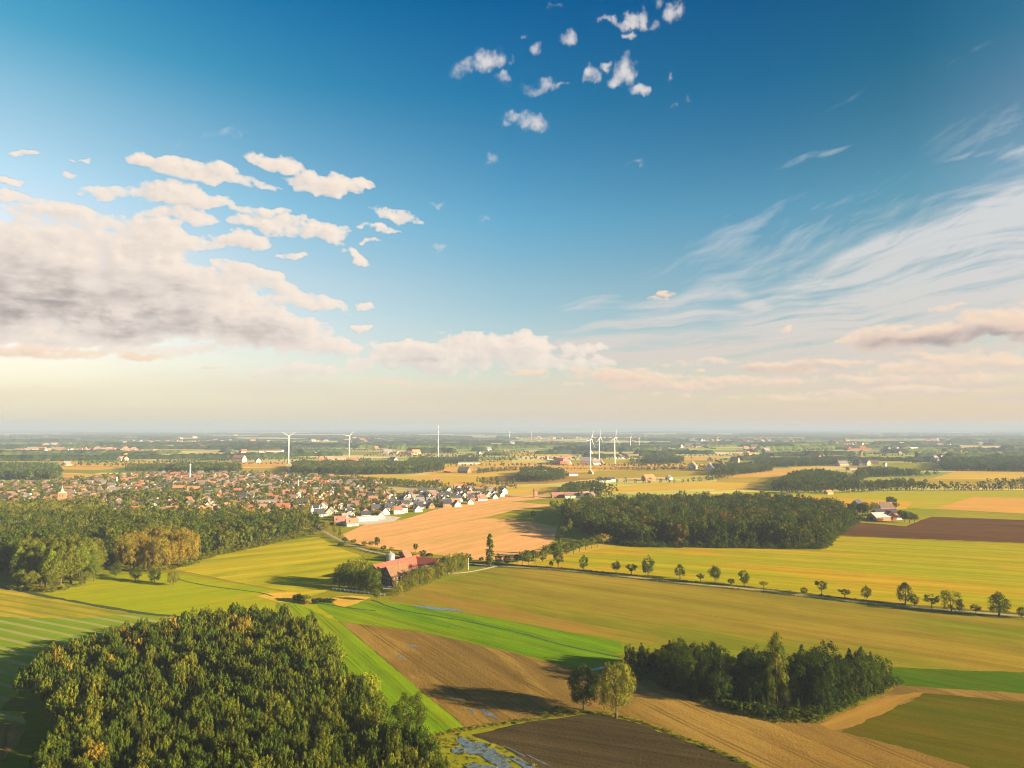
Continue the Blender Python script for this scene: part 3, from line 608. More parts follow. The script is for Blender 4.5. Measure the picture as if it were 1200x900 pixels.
# strips of the middle distance
PAL = {'p': ((.40, .26, .13), (.35, .235, .12)), 'y': ((.37, .285, .09), (.33, .25, .075)), 'g': ((.13, .17, .02), (.17, .185, .025)), 'l': ((.25, .24, .02), (.21, .22, .018)), 'b': ((.22, .15, .085), (.18, .125, .075)), 'o': ((.25, .215, .05), (.22, .19, .045))}
PALM = {k: fieldmat('strip_'+{'p': 'pink_straw', 'y': 'yellow_straw', 'g': 'green', 'l': 'lime', 'b': 'brown', 'o': 'olive'}[k], a, b, R(8), 9, .10, tuple(.8*q for q in a), .5, .006, 0, STRAW, .10, 0) for k, (a, b) in PAL.items()}
NAM = {'p': 'stubble_field', 'y': 'stubble_field', 'g': 'meadow', 'l': 'meadow', 'b': 'fallow_field', 'o': 'harvested_field'}
for k, pl in [('y', [(440,561),(500,556),(560,553),(640,551),(700,552),(690,557),(640,566),(560,572.5),(500,568),(450,564)]), ('p', [(560,543),(700,540),(750,541),(835,544),(835,549),(760,551),(690,552),(560,553.5),(500,556),(520,548)]),
  ('o', [(640,556),(690,553),(835,549),(870,552),(820,558),(700,561)]), ('b', [(560,560),(600,557),(640,556.5),(700,561),(640,567),(565,568)]), ('l', [(640,539),(760,538),(900,540),(900,543.5),(760,543),(640,543)]),
  ('y', [(695,573),(760,567),(860,563),(935,563),(942,571),(880,574),(830,573),(750,576),(700,579)]), ('l', [(640,596),(690,588),(740,585),(830,579),(900,576),(930,578),(900,584),(740,592),(700,596),(660,604)]), ('g', [(600,588),(650,583),(690,588),(640,597),(650,592)]),
  ('p', [(630,572),(668,573.5),(662,578.5),(628,578)]), ('y', [(560,573),(640,569),(700,572),(690,578),(600,579)]),
  ('p', [(68,541),(135,543.5),(150,548),(112,551),(72,550)]), ('g', [(72,550),(112,551),(135,552),(110,555),(73,554)]), ('p', [(73,554.5),(110,555.5),(140,556),(118,561),(75,561)]), ('y', [(100,543),(160,540),(215,541),(212,547),(160,549)]), ('g', [(150,550),(205,548),(210,555),(165,556)]),
  ('p', [(270,541),(335,541),(336,547),(272,548)]), ('o', [(275,548.5),(336,547.5),(340,556),(290,554)]), ('y', [(340,555.5),(400,554),(470,556),(440,562),(340,559)]), ('g', [(0,564),(72,562),(75,567),(0,570)]), ('y', [(0,533),(90,536),(100,541),(0,541)]),
  ('o', [(1010,569),(1020,562.5),(1100,558),(1200,563),(1400,569),(1400,573),(1200,573),(1100,571)]), ('y', [(1090,561),(1122,552),(1200,550.5),(1400,552),(1400,568),(1200,562.5)]), ('p', [(835,552),(905,549),(965,551),(960,556),(900,559),(840,560)]), ('y', [(838,566),(925,568),(932,573),(838,575)]), ('o', [(840,560),(900,559),(980,562),(925,567),(840,565)]),
  ('g', [(980,545),(1060,542),(1120,546),(1080,552),(1000,553)]), ('y', [(905,542),(980,540),(1000,546),(930,549)]), ('l', [(850,534),(960,532),(1060,535),(1060,538),(900,539)]), ('y', [(960,537),(1100,538),(1120,541),(1000,541)]), ('p', [(760,536),(850,535),(840,539),(770,539.5)]),
  ('y', [(560,531),(640,530),(660,534),(590,535)]), ('l', [(240,532),(320,531),(330,534),(250,535)]), ('y', [(475,531),(520,532),(500,536),(470,535)]), ('g', [(380,530),(450,530),(440,533),(385,533)]), ('y', [(500,541),(600,539),(600,544),(520,549),(500,546)])]:
    sheet(NAM[k], pl, 4, PALM[k])
for pts, wd, k in [([(560,585),(640,573)], 6, 'g')]: pass
TANS = fieldmat('sandy_patch', (.40, .28, .12), (.33, .25, .08), 0, 2, .1)
sheet('sandy_patch', [(300,699),(318,694.5),(345,694),(364,699),(352,706),(326,706)], 7, TANS)
sheet('sandy_patch', [(382,703),(395,699),(412,698),(434,700),(420,707),(402,712)], 7, TANS)
sheet('turning_strip', [(1040,816),(1090,810),(1060,822),(1000,852),(975,856),(960,849)], 8, fieldmat('turning_ground', (.21, .145, .078), (.185, .128, .068), ang((970, 850), (1070, 812)), 2, .2))
# verges, ditches and ways
ribbon('verge', [(398,729),(460,736),(500,742),(600,765),(677,785),(735,792)], .9, 9, VERGE, rough=.4)
ribbon('verge', [(470,874),(520,861),(545,855),(600,847),(650,840),(690,834.5),(728,839.5),(760,849.5),(820,872),(882,898),(990,950)], 2.6, 10, VERGE, rough=.45)
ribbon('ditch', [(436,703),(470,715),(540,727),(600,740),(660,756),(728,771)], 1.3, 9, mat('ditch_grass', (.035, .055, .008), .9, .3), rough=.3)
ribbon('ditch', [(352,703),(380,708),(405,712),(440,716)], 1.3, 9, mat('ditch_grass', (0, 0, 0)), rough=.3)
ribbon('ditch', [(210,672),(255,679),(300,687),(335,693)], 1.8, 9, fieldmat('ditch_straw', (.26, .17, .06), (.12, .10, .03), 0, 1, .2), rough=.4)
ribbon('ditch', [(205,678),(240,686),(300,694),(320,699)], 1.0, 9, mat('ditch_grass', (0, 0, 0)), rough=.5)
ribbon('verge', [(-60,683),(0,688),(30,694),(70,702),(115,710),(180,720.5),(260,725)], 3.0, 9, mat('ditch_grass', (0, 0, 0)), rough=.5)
ribbon('verge', [(724,766),(760,787),(830,812),(900,832),(948,846)], 3.0, 9, VERGE, rough=.3)
ribbon('verge', [(950,846),(985,832),(1046,805)], 3.0, 9, VERGE, rough=.3)
ribbon('verge', [(974,627),(1040,630.5),(1100,633.5),(1200,637),(1400,646)], 3.0, 9, VERGE, rough=.3)
ASPH = mat('old_asphalt', (.25, .205, .15), .9, .15, .3)
ROADP = [(372,616),(382,624),(400,633.5),(425,643.5),(455,650),(490,654.5),(530,658.5),(575,662.5),(640,666.3),(700,671.8),(760,678.5),(800,683),(880,690.5),(950,698.6),(1000,704.5),(1060,710.6),(1120,716),(1200,722.3),(1400,741)]
ribbon('verge', ROADP, 13, 9, VERGE, rough=.15)
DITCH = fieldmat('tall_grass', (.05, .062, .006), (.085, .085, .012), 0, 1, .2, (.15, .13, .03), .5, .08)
def off(pp, d):
    W_ = smooth_line([G(*p) for p in pp]); out = []
    for i, p in enumerate(W_):
        t = (W_[min(i+1, len(W_)-1)]-W_[max(i-1, 0)]).normalized(); out.append((p.x-t.y*d, p.y+t.x*d))
    return out[::3]
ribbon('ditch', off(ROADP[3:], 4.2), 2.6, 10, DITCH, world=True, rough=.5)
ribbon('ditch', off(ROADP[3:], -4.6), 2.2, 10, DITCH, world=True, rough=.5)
ribbon('road', ROADP, 3.3, 12, ASPH)
ribbon('track', [(583,663.2),(572,666),(556,669.3),(540,671.5),(520,672)], 2.6, 12, mat('pale_gravel', (.42, .38, .32), .9, .15, .5))
ribbon('road', [(372,616),(360,606),(366,598),(400,590),(470,582),(560,574)], 4.5, 12, ASPH)
sheet('yard', [(455,660),(470,655),(486,655),(505,663),(512,672),(478,682),(462,690),(448,690)], 11, mat('yard_gravel', (.36, .32, .26), .9, .2, .3))
# standing water
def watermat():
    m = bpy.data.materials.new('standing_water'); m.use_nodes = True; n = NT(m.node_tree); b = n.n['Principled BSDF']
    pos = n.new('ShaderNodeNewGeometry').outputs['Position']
    n.l.new(n.mix(n.mapr(n.noise(pos, .5, 4), .4, .6), (.07, .095, .115), (.11, .13, .14)), b.inputs['Base Color'])  # muddy water, with some pale sky reflection painted into the blue-grey base
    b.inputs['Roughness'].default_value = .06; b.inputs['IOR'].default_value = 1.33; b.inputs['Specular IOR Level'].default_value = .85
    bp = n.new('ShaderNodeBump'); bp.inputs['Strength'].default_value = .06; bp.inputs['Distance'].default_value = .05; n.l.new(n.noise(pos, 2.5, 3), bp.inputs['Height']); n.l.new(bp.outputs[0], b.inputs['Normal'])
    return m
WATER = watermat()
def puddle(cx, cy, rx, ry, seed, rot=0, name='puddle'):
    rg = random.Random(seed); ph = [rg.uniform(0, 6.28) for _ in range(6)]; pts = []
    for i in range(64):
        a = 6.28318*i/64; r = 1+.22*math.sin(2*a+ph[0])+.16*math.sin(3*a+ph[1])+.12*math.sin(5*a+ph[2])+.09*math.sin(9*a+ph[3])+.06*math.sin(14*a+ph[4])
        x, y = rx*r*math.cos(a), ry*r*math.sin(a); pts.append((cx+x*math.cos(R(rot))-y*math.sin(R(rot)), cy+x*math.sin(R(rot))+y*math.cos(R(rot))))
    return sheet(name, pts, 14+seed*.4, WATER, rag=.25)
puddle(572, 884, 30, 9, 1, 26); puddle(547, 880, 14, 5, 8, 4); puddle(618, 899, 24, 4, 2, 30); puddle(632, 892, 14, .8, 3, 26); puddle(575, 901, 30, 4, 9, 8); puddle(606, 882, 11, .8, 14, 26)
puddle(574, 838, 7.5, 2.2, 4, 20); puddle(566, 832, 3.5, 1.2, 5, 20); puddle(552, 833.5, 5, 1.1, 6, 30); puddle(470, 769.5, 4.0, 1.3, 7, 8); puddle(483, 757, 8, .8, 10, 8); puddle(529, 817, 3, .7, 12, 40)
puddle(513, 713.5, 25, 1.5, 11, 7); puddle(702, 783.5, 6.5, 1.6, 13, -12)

# hills on the horizon
def hills(name, y0, hmax, seed, c):
    n_ = 260; xs = np.linspace(-42000, 42000, n_); V = []
    for i, x in enumerate(xs):
        t = i/n_*18; hh = hmax*(.55+.28*math.sin(t*.7+seed)+.17*math.sin(t*1.9+seed*2)+.10*math.sin(t*4.3+seed)+.05*math.sin(t*11+seed)); hh *= .45+.55*math.exp(-((x-4500)/16000)**2)
        for k, (dy, f) in enumerate(((-2600, 0), (-900, .55), (0, 1), (900, .8), (2500, 0))): V.append((x, y0+dy, max(hh, 5)*f-(0 if f else 1)))
    Fc = [(i*5+k, (i+1)*5+k, (i+1)*5+k+1, i*5+k+1) for i in range(n_-1) for k in range(4)]
    o = link(name, mesh_np(name, V, Fc, [c], smooth=True)); tag(o, kind='structure')
HM = fieldmat('hill_cover', (.06, .085, .02), (.14, .12, .04), 0, 300, .2, (.26, .20, .08), .8, .0011, 0, STRAW, 0, 0)
hills('hills', 24000, 118, 1.3, HM); hills('hills', 34000, 150, 4.1, HM)

# ------------------------------------------------------------------ woods and trees
def place(px, py, z=0): x, y = G(px, py, z); return x, y
def mpp(py): return (H/((py-HZ)))                       # metres per photograph pixel at a ground point
def in_view(x, y, h):
    a, b = P(x, y, h); return -12 < a < 1212 and b < 912
def wood(pts, n_ind, make, massname, masslabel, masslod, hfun, wfun, kfun, cfun):
    vis = [p for p in pts if in_view(*p, 14)]; vis.sort(key=lambda p: math.hypot(*p)); keep = set(vis[:n_ind]); rest = []
    for p in pts:
        a, b = P(*p, 12); h = hfun(a, b); wd = wfun(); k = kfun(a, b); c = cfun(a, b)
        if p in keep: make(p, h, wd, k, c)
        else: rest.append((p[0], p[1], h, wd, k, c))
    if rest and massname: mass(massname, rest, masslabel, 'woodland', masslod)
    return rest
U = rng.uniform
# the near wood, lower left
NW = [(22,775),(60,758),(130,737),(200,722),(250,713),(290,709),(335,712),(372,722),(388,740),(396,757),(410,780),(440,806),(462,838),(500,868),(530,900),(600,1010),(-20,1010),(33,900),(40,876),(67,848),(66,812),(28,795)]
pts = scatter(NW, 4.5, .42, 13, 3)
def near_col(a, b):
    n = perlin(np.array([a/70.]), np.array([b/45.]), 3)[0]
    for (ox, oy, r) in ((200,728,20),(283,735,16),(155,748,16),(130,775,8),(82,783,10),(60,770,10),(40,872,9),(110,880,14)):
        if math.hypot(a-ox, (b-oy)*1.3) < r and rng.random() < .5: return colmix('rust', 'olive', 'yellow')
    if a > 380 and rng.random() < .16: return colmix('lite', 'mid')
    if n > .25: return colmix('olive', 'mid') if rng.random() < .7 else colmix('mid')
    return colmix('mid', 'dark') if rng.random() < .55 else (colmix('olive', 'mid', 'dark') if rng.random() < .6 else colmix('mid'))
def near_make(p, h, wd, k, c):
    rust = c[0] > c[1]*1.12; pa, pb = P(p[0], p[1], 13)
    where = 'on the far left flank' if pa < 110 else 'on the right flank above the green wedge' if pa > 400 else 'at the front, left of centre' if pa < 200 else 'at the front, middle' if pa < 300 else 'at the front, right of centre'
    tree('woodland_tree', p[0], p[1], h, wd, k, 'h', c, ('rust tinged' if rust else 'dark green' if c[1] < .066 else 'mid green' if c[0] < c[1]*.92 else 'olive')+' tree of the nearest wood, '+where,
         'tree', 'rust tinged trees of the nearest wood' if rust else 'green trees of the nearest wood')
wood(pts, 290, near_make, 'woodland', 'rear part of the nearest wood, young green crowns packed together', 'm',
     lambda a, b: U(10.8, 16.8), lambda: U(.30, .44), lambda a, b: 'wood', near_col)
tree('lone_tree', *place(479, 859), 13.5, .98, 'oak', 'x', np.array(GREEN['mid'])*.8, 'round dark green tree at the eastern tip of the nearest wood')
tree('lone_tree', *place(428, 836), 15.5, .8, 'broad', 'h', colmix('lite', 'lite'), 'pale lime green tree bulging from the east side of the nearest wood')
tree('lone_tree', *place(392, 800), 15.5, .8, 'broad', 'h', colmix('lite', 'mid'), 'fresh green tree on the bulge of the nearest wood, behind the lime green one')

# two field trees and low bushes by the soil verge
tree('field_tree', *place(684, 832), 15.8, 1.02, 'oak', 'x', np.array(GREEN['dark'])*1.3, 'smaller shaded one of the two trees on the verge between ploughed fields', 'tree', None, 0)
tree('field_tree', *place(722, 841), 20.6, .90, 'oak', 'x', np.array(GREEN['olive'])*1.15, 'bigger sunlit one of the two trees on the verge between ploughed fields', 'tree', None, 1)
for px, py, w_, h_, lb in ((654, 835, 5.5, 2.6, 'green shrub on the verge left of the two field trees'), (638, 838, 2.6, 1.6, 'small shrub on the verge farthest left from the two field trees'), (667, 835, 2.2, 1.2, 'tiny low bush close to the shaded field tree'),
                           (693, 836, 2.4, 1.0, 'low tuft of bush between the two field trees'), (604, 848, 1.8, .8, 'small weed clump where the green wedge meets the soil')):
    tree('shrub', *place(px, py), h_, w_/h_*.9, 'bush', 'm', colmix('lite', 'mid'), lb, 'shrub', 'shrubs on the verge')

# the long copse on the right
CP = [(731,776),(738,785),(790,807),(850,827),(905,840),(948,841),(985,826),(1044,800),(1030,795),(1000,794),(900,790),(800,783)]
def cop_h(a, b): return 13.4*(1-((a-915)/400)**2)*(.86+.5*float(perlin(np.array([a/31.]), np.array([.3]), 5)[0]))*U(.72, 1.06)
i_ = 0
for (x, y) in scatter(CP, 4.7, .40, 0, 5):
    a, b = P(x, y, 0); front = b > np.interp(a, [733, 790, 850, 905, 948, 1044], [776, 797, 816, 829, 831, 790])
    low = front and 850 < a < 955
    k = 'conifer' if low or rng.random() < .22 else ('full' if rng.random() < .5 else 'oak')
    h_ = U(3.6, 6) if low else cop_h(a, b)
    c = colmix('fir', 'dark') if k == 'conifer' else (colmix('dark', 'dark') if rng.random() < .62 else colmix('dark', 'mid'))
    if not low and (abs(a-914) < 12 or (930 < a < 960 and rng.random() < .2)): c = colmix('olive', 'mid'); k = 'tall'; h_ = 18 if abs(a-914) < 5 else h_
    if a > 1000 and not low: c = colmix('mid', 'dark')
    lb = {'conifer': 'low dark fir at the front of the long copse' if low else 'dark pointed fir among the copse broadleaves'}.get(k, 'dark leafy tree in the long copse beside the sprouting field')
    if c[0] > .075: lb = 'paler birch like tree standing tall in the long copse'
    lb += ', left third' if a < 830 else ', right end' if a > 965 else ', middle'
    tree('copse_tree', x, y, h_, {'conifer': 1.15, 'tall': .95, 'full': U(.62, .85), 'oak': U(.75, 1.0)}[k], k, 'h', c, lb, 'tree', 'trees of the long copse')

# left wood
def left_col(a, b):
    if b < 603 and a < 130: return colmix('yellow', 'olive') if rng.random() < .55 else colmix('mid', 'olive')
    if a > 225: return colmix('mid', 'olive') if rng.random() < .4 else colmix('mid', 'dark')
    if a < 130 and b > 625: return colmix('dark', 'mid')
    return colmix('olive', 'mid') if rng.random() < .5 else colmix('mid', 'dark')
LW = [(-90,684),(0,674),(55,668),(118,668),(140,664),(150,652),(226,648),(230,657),(250,651),(300,640),(350,629),(374,620),(355,614),(300,617),(240,619),(180,619),(120,614),(60,609),(-90,609)]
pts = scatter(LW, 9.2, .40, 0, 9)
wood(pts, 150, lambda p, h, wd, k, c: tree('forest_tree', p[0], p[1], h, wd, k, 'm', c, 'green tree at the front of the wood below the village' if P(*p)[0] > 225 else 'green tree in the wood behind the tall bare trunked clump', 'tree', 'trees of the wood below the village'),
     'woodland', 'broad green wood between the meadows and the village', 'm', lambda a, b: U(13, 19) if a > 225 else U(13, 22), lambda: U(.70, 1.05), lambda a, b: 'full' if rng.random() < .7 else 'oak', left_col)
for (x, y) in scatter([(20,686),(58,690),(98,682),(116,671),(92,666),(42,668),(20,676)], 6.6, .3, 0, 2):
    tree('forest_tree', x, y, U(21, 25.5), U(.9, 1.15), 'tall', 'h', colmix('olive', 'mid') if rng.random() < .7 else colmix('lite', 'mid'), 'tall slim tree with bare pale trunk in the clump beside the hay meadow', 'tree', 'tall clump beside the hay meadow')
for (px, py, h_) in ((24, 689, 12), (36, 692, 13), (62, 693, 11), (110, 681, 13), (100, 686, 10)):
    tree('forest_tree', *place(px, py), h_, .9, 'broad', 'h', colmix('lite', 'mid'), 'lower bright green tree at the foot of the tall slim clump', 'tree', 'low trees at the foot of the tall clump')
for (x, y) in scatter([(144,667),(182,668),(224,661),(226,649),(200,646),(158,650),(143,657)], 7.4, .3, 0, 4):
    tree('forest_tree', x, y, U(13, 23), U(.62, .9), 'full' if rng.random() < .5 else 'oak', 'h', colmix('rust', 'yellow', 'olive'), 'yellow brown autumn tree in the grove behind the four round willows', 'tree', 'autumn coloured grove')
for i, (px, py, c, lb) in enumerate(((135, 676, 'dark', 'round willow nearest the tall slim clump'), (159, 681, 'dark', 'second round willow from the tall slim clump'), (181, 683.5, 'dark', 'third round willow from the tall slim clump, darkest'), (203, 686, 'olive', 'fourth and palest willow, standing out in the meadow'))):
    tree('willow', *place(px, py), 10.5, .92, 'round', 'h', np.array(GREEN[c])*1.15, lb, 'tree', 'row of four round willows')

# centre wood
CWD = [(658,603),(690,597),(750,594),(850,592),(940,595),(985,601),(1001,611),(977,626),(961,642),(850,641),(745,639),(720,635),(690,628),(664,616)]
pts = scatter(CWD, 9.6, .40, 0, 11)
wood(pts, 170, lambda p, h, wd, k, c: tree('oak', p[0], p[1], h, wd, k, 'm', c, 'dark green tree on the shaded front edge of the central wood, '+('left part' if P(*p)[0] < 770 else 'right part' if P(*p)[0] > 880 else 'middle part'), 'tree', 'trees on the front edge of the central wood'),
     'woodland', 'deep green central wood behind the yellow meadow', 'm', lambda a, b: U(12.5, 20.5), lambda: U(.72, 1.08), lambda a, b: 'full' if rng.random() < .5 else 'oak', lambda a, b: colmix('dark', 'mid') if rng.random() < .72 else (colmix('olive', 'dark') if rng.random() < .8 else colmix('rust', 'dark')))
for i, (px, py, h_, k, c, lb) in enumerate(((668,627,15,'tall','yellow','yellowish tree left of the central wood, by the stubble'), (660,630,11,'broad','mid','small green tree at the corner of stubble and central wood'), (625,607,9.5,'round','dark','lone round dark tree on the green wedge in the stubble'),
     (653,600,14,'tall','lite','light green tree behind the lone tree on the wedge'), (648,597,12,'broad','yellow','yellow tree left of the central wood behind the wedge'), (720,628,17,'tall','lite','bright light green tree in front of the central wood'), (806,634,16,'tall','olive','paler tree in the dark front of the central wood'))):
    tree('lone_tree', *place(px, py), h_, .9, k, 'm', colmix(c, 'mid') if c != 'dark' else colmix(c), lb)

# brambles and saplings that close the feet of the woods
def skirt(lines, label, hh, gap=2.6, cols=('dark', 'mid')):
    it = []
    for ln, wd in lines:
        for k in range(wd):
            for (x, y) in along(ln, gap, .45, 40+k, -1.5+2.2*k): it.append((x, y, U(*hh), U(1.0, 1.7), 'bush', colmix(*cols)))
    mass('undergrowth', it, label, 'undergrowth', 'l')
skirt([([(735,786),(790,808),(850,828),(905,841),(950,842),(985,827),(1045,801)], 2)], 'brambles and saplings along the foot of the long copse', (1.6, 4.2), 2.4)
skirt([([(722,637),(745,640.5),(850,642),(962,643),(980,627),(1002,612)], 2)], 'saplings along the foot of the central wood', (2.5, 6.5), 4)
skirt([([(374,622),(350,630),(300,641.5),(250,652),(230,658)], 2), ([(142,668),(182,669.5),(226,662)], 1), ([(18,690),(60,694),(100,684)], 1)], 'bushes along the foot of the wood below the village', (2.5, 6.5), 3.6, ('mid', 'olive'))
def tufts(pts_, label, hh, cols, wd=(1.4, 2.6)):
    mass('tall_grass', [(x, y, U(*hh), U(*wd), 'bush', colmix(*cols)) for x, y in pts_], label, 'grass', 't')
tufts(scatter([(470,874),(545,860),(590,877),(625,897),(670,922),(640,930),(500,930),(490,900)], 2.7, .5, 0, 51), 'rank yellow green grass standing round the pool of water', (.3, .9), ('lite', 'yellow', 'lite'))
tufts([p for ln in ([(545,855),(600,847),(650,840),(690,834.5),(728,839.5),(760,849.5),(820,872),(882,898)], [(735,790),(790,813),(850,833),(905,846),(955,846),(985,831),(1046,804)], [(470,874),(520,861),(545,855)]) for k in (0, 1) for p in along(ln, 1.5, .5, 60+k, k*1.0-.5)], 'tall grass on the verges between the ploughed fields', (.35, 1.0), ('lite', 'yellow', 'olive'))
tufts([p for ln, o_ in ((ROADP[3:16], 4.4), (ROADP[3:16], -4.6)) for p in along([tuple(P(*q)) for q in off(ln, o_)], 2.0, .5, 70)], 'tall grass and weeds along both sides of the country road', (.4, 1.3), ('mid', 'olive', 'lite'))
# poplar and the trees along the country road
tree('poplar', *place(574, 664), 23.5, 1.15, 'poplar', 'h', colmix('olive', 'mid'), 'tall narrow poplar where the farm track meets the road')
ORD = ['first', 'second', 'third', 'fourth', 'fifth', 'sixth', 'seventh', 'eighth', 'ninth', 'tenth', 'eleventh', 'twelfth', 'thirteenth', 'fourteenth', 'fifteenth', 'sixteenth', 'seventeenth', 'eighteenth', 'nineteenth', 'twentieth', 'twenty first', 'twenty second', 'twenty third']
ROW = [(684,669.3,19,14,'broad'),(722,672,15,12,'broad'),(740,674.7,14,16,'sparse'),(759.5,676,25,20,'broad'),(797,678.5,16,15,'broad'),(821,682,10,12,'sparse'),(838,685,23,16,'broad'),(857,685.5,8,10,'round'),(872,687,20,16,'broad'),(895,689.5,8,12,'sparse'),
       (942,697,9,9,'broad'),(963,698.5,18,17,'sparse'),(990,701.5,11,16,'sparse'),(1015,703.5,17.5,13,'broad'),(1061,709,25,21,'broad'),(1072,711,15,12,'broad'),(1092,713.5,17,21,'sparse'),(1115,717,23,24,'broad'),(1143.6,720.5,12,15,'sparse'),(1171,722.5,27,27,'broad'),(1198,725,14,15,'broad')]
for i, (px, py, hp, wp, k) in enumerate(ROW):
    h_ = hp*mpp(py)*1.02; k = {'broad': ['oak', 'broad', 'full', 'oak', 'tall'][i % 5]}.get(k, k); wd = (wp/hp)/{'round': .96, 'oak': .93, 'tall': .55}.get(k, .84)
    sz = 'tiny' if hp < 11 else 'small' if hp < 15 else 'medium' if hp < 20 else 'large'
    tree('roadside_tree', *place(px, py-.3), h_, wd, k, 'h', colmix('dark', 'mid') if i != 9 else colmix('rust', 'olive'), f'{sz} {"thin crowned " if k == "sparse" else ""}roadside tree, {ORD[i]} along the yellow meadow from the poplar end', 'tree', 'trees lining the country road')
for i, (px, py, hp, wp, k, c) in enumerate(((584,661.5,14,10,'round','olive'),(594,661.5,12,10,'round','dark'),(606,661,13,10,'broad','mid'),(612,662,16,12,'broad','olive'),(619,664.5,21,15,'broad','mid'),(627,660,17,13,'broad','mid'),(636,658,14,14,'round','olive'),(640,655.5,17,13,'broad','mid'),(654,666,22,14,'broad','dark'),
      (646,665,9,6,'round','dark'),(650,654,19,14,'broad','dark'),(656,651,20,14,'tall','mid'),(664,650,15,15,'round','mid'),(672,649,15,14,'broad','dark'),(679,646.5,15,14,'broad','mid'),(686,644.5,15,13,'broad','mid'),(693,643,15,13,'broad','olive'),(700,641,15,13,'broad','olive'),(707,639,14,13,'broad','rust'),(712,637.5,12,12,'broad','rust'))):
    tree('hedgerow_tree', *place(px, py), hp*mpp(py), (wp/hp)/.84, k, 'm', colmix(c, 'mid') if c != 'rust' else colmix('rust', 'yellow'), ['tree in the thick hedgerow between the poplar and the central wood', 'rust coloured tree closing the hedgerow at the central wood'][c == 'rust'], 'tree', 'hedgerow from the poplar to the central wood')
# along the village road
for i, (px, py, hp, wp, k, c) in enumerate(((382,623,14,12,'broad','yellow'),(392,628,17,10,'tall','yellow'),(398,631,14,9,'tall','olive'),(404,636,7,8,'round','dark'),(414,637,6,8,'round','mid'),(427,639,6,8,'round','yellow'),(435,640,7,9,'round','olive'),(442,642.5,14,8,'broad','dark'),(449,645,7,8,'round','dark'),(399,640,5,9,'bush','dark'),
      (487,646.5,10,7,'broad','dark'),(495,651,7,10,'round','dark'),(503,652,5,9,'bush','dark'),(536,656,8,8,'round','dark'),(548,665,16,13,'broad','dark'),(564,657,5,6,'bush','dark'),(520,656,4,6,'bush','dark'),(459,646,6,7,'round','yellow'),(470,650,5,6,'bush','mid'))):
    if k == 'bush': tree('roadside_bush', *place(px, py), hp*mpp(py), (wp/hp)*.9, k, 'm', colmix(c), 'low dark bush on the verge of the village road', 'bush', 'bushes beside the village road')
    else: tree('wayside_tree', *place(px, py), hp*mpp(py), (wp/hp)/.88, k, 'm', colmix(c, 'mid') if c != 'dark' else colmix('dark'), f'{dict(yellow="yellowing", olive="olive green", dark="dark green", mid="mid green")[c]} {"slim" if k == "tall" else "rounded"} tree beside the curved road to the village', 'tree', 'trees along the village road')
# farm trees
for i, (px, py, h_, c) in enumerate(((398,688,12,'dark'),(408,690,13.5,'dark'),(404,684,12,'mid'),(415,691,12.5,'mid'),(421,686,15.5,'yellow'),(425,692,11,'dark'),(433,693,12,'dark'),(438,695,12.5,'mid'),(440,688,11,'dark'),(412,683,13,'mid'),(445,697,5,'mid'),(430,685,13,'olive'))):
    tree('farm_tree', *place(px, py), h_*1.12, .80, 'full', 'h', colmix(c, 'mid') if c != 'dark' else colmix('dark', 'dark', 'mid'), 'yellow leaved tree standing out of the cluster left of the farmhouse' if c == 'yellow' else 'leafy green tree in the dense cluster left of the farmhouse', 'tree', 'tree cluster left of the farmhouse')
for i, (x, y) in enumerate(along([(466,698),(475,694),(500,684.5),(525,674),(545,665.5)], 5.6, .2, 4)+along([(480,689),(500,681),(530,669),(545,663.5)], 7, .2, 7)):
    tree('hedge_tree', x, y, U(8.5, 12), U(.72, .95), 'full', 'h', colmix('olive', 'mid') if i % 3 else colmix('yellow', 'mid'), 'bushy green tree in the long screen in front of the farm roofs', 'tree', 'tree screen in front of the farm')
tree('farm_tree', *place(481.5, 676), 9.5, .95, 'round', 'h', np.array((.055, .028, .018)), 'dark copper leaved tree in the farmyard')
tree('farm_tree', *place(441, 704.5), 7.6, .85, 'broad', 'h', colmix('mid'), 'young tree standing alone at the corner of the farm track')
for (px, py, w_, h_, c, lb) in ((349,704,7,4.6,'dark','dark bush at the sandy patches'), (357,706,8,5.6,'mid','tallest bush beside the sandy patches'), (361,707.5,5,3.6,'yellow','orange tinted bush beside the sandy patches'), (371,706,9,2.6,'dark','low wide thicket beside the sandy patches'), (384,705,9,2.0,'dark','flat dark scrub between the two sandy patches')):
    tree('shrub', *place(px, py), h_, w_/h_*.9, 'bush', 'm', colmix(c), lb, 'shrub')
for (px, py) in ((415,683),(409,681.5)): tree('shrub', *place(px, py), 2, 2.2, 'bush', 'm', colmix('dark'), 'low bush in the meadow behind the farm trees', 'shrub', 'low bushes in the meadow behind the farm trees')
# right-hand farmstead
for (px, py, hp, wp, c, lb) in ((1005,603,15,14,'mid','green tree left of the slate barn'),(1011,606,17,16,'dark','dark tree before the slate barn'),(1017,606,18,15,'yellow','yellow green tree between slate barn and brick barn'),(1024,604,17,15,'yellow','yellowish tree touching the small brick barn'),(1013,599,12,12,'olive','olive tree tucked behind the slate barn trees'),
      (1045,596,15,14,'dark','dark tree towering over the small brown roofed house'),(1050,597,9,8,'mid','low tree right of the brown roofed house'),(1057,610,13,12,'dark','dark tree right of the brick barn'),(1066,613,15,15,'mid','large rounded bush tree at the corner of the dark soil'),(1072,613,11,10,'olive','olive bush tree at the edge of the dark soil'),(1060,612,12,10,'mid','green tree between two bush trees by the dark soil'),(1008,611,7,12,'dark','low dark thicket before the brick barn')):
    tree('farmstead_tree', *place(px, py), hp*mpp(py), (wp/hp)/.86, 'broad', 'm', colmix(c) if c == 'dark' else colmix(c, 'mid'), lb)
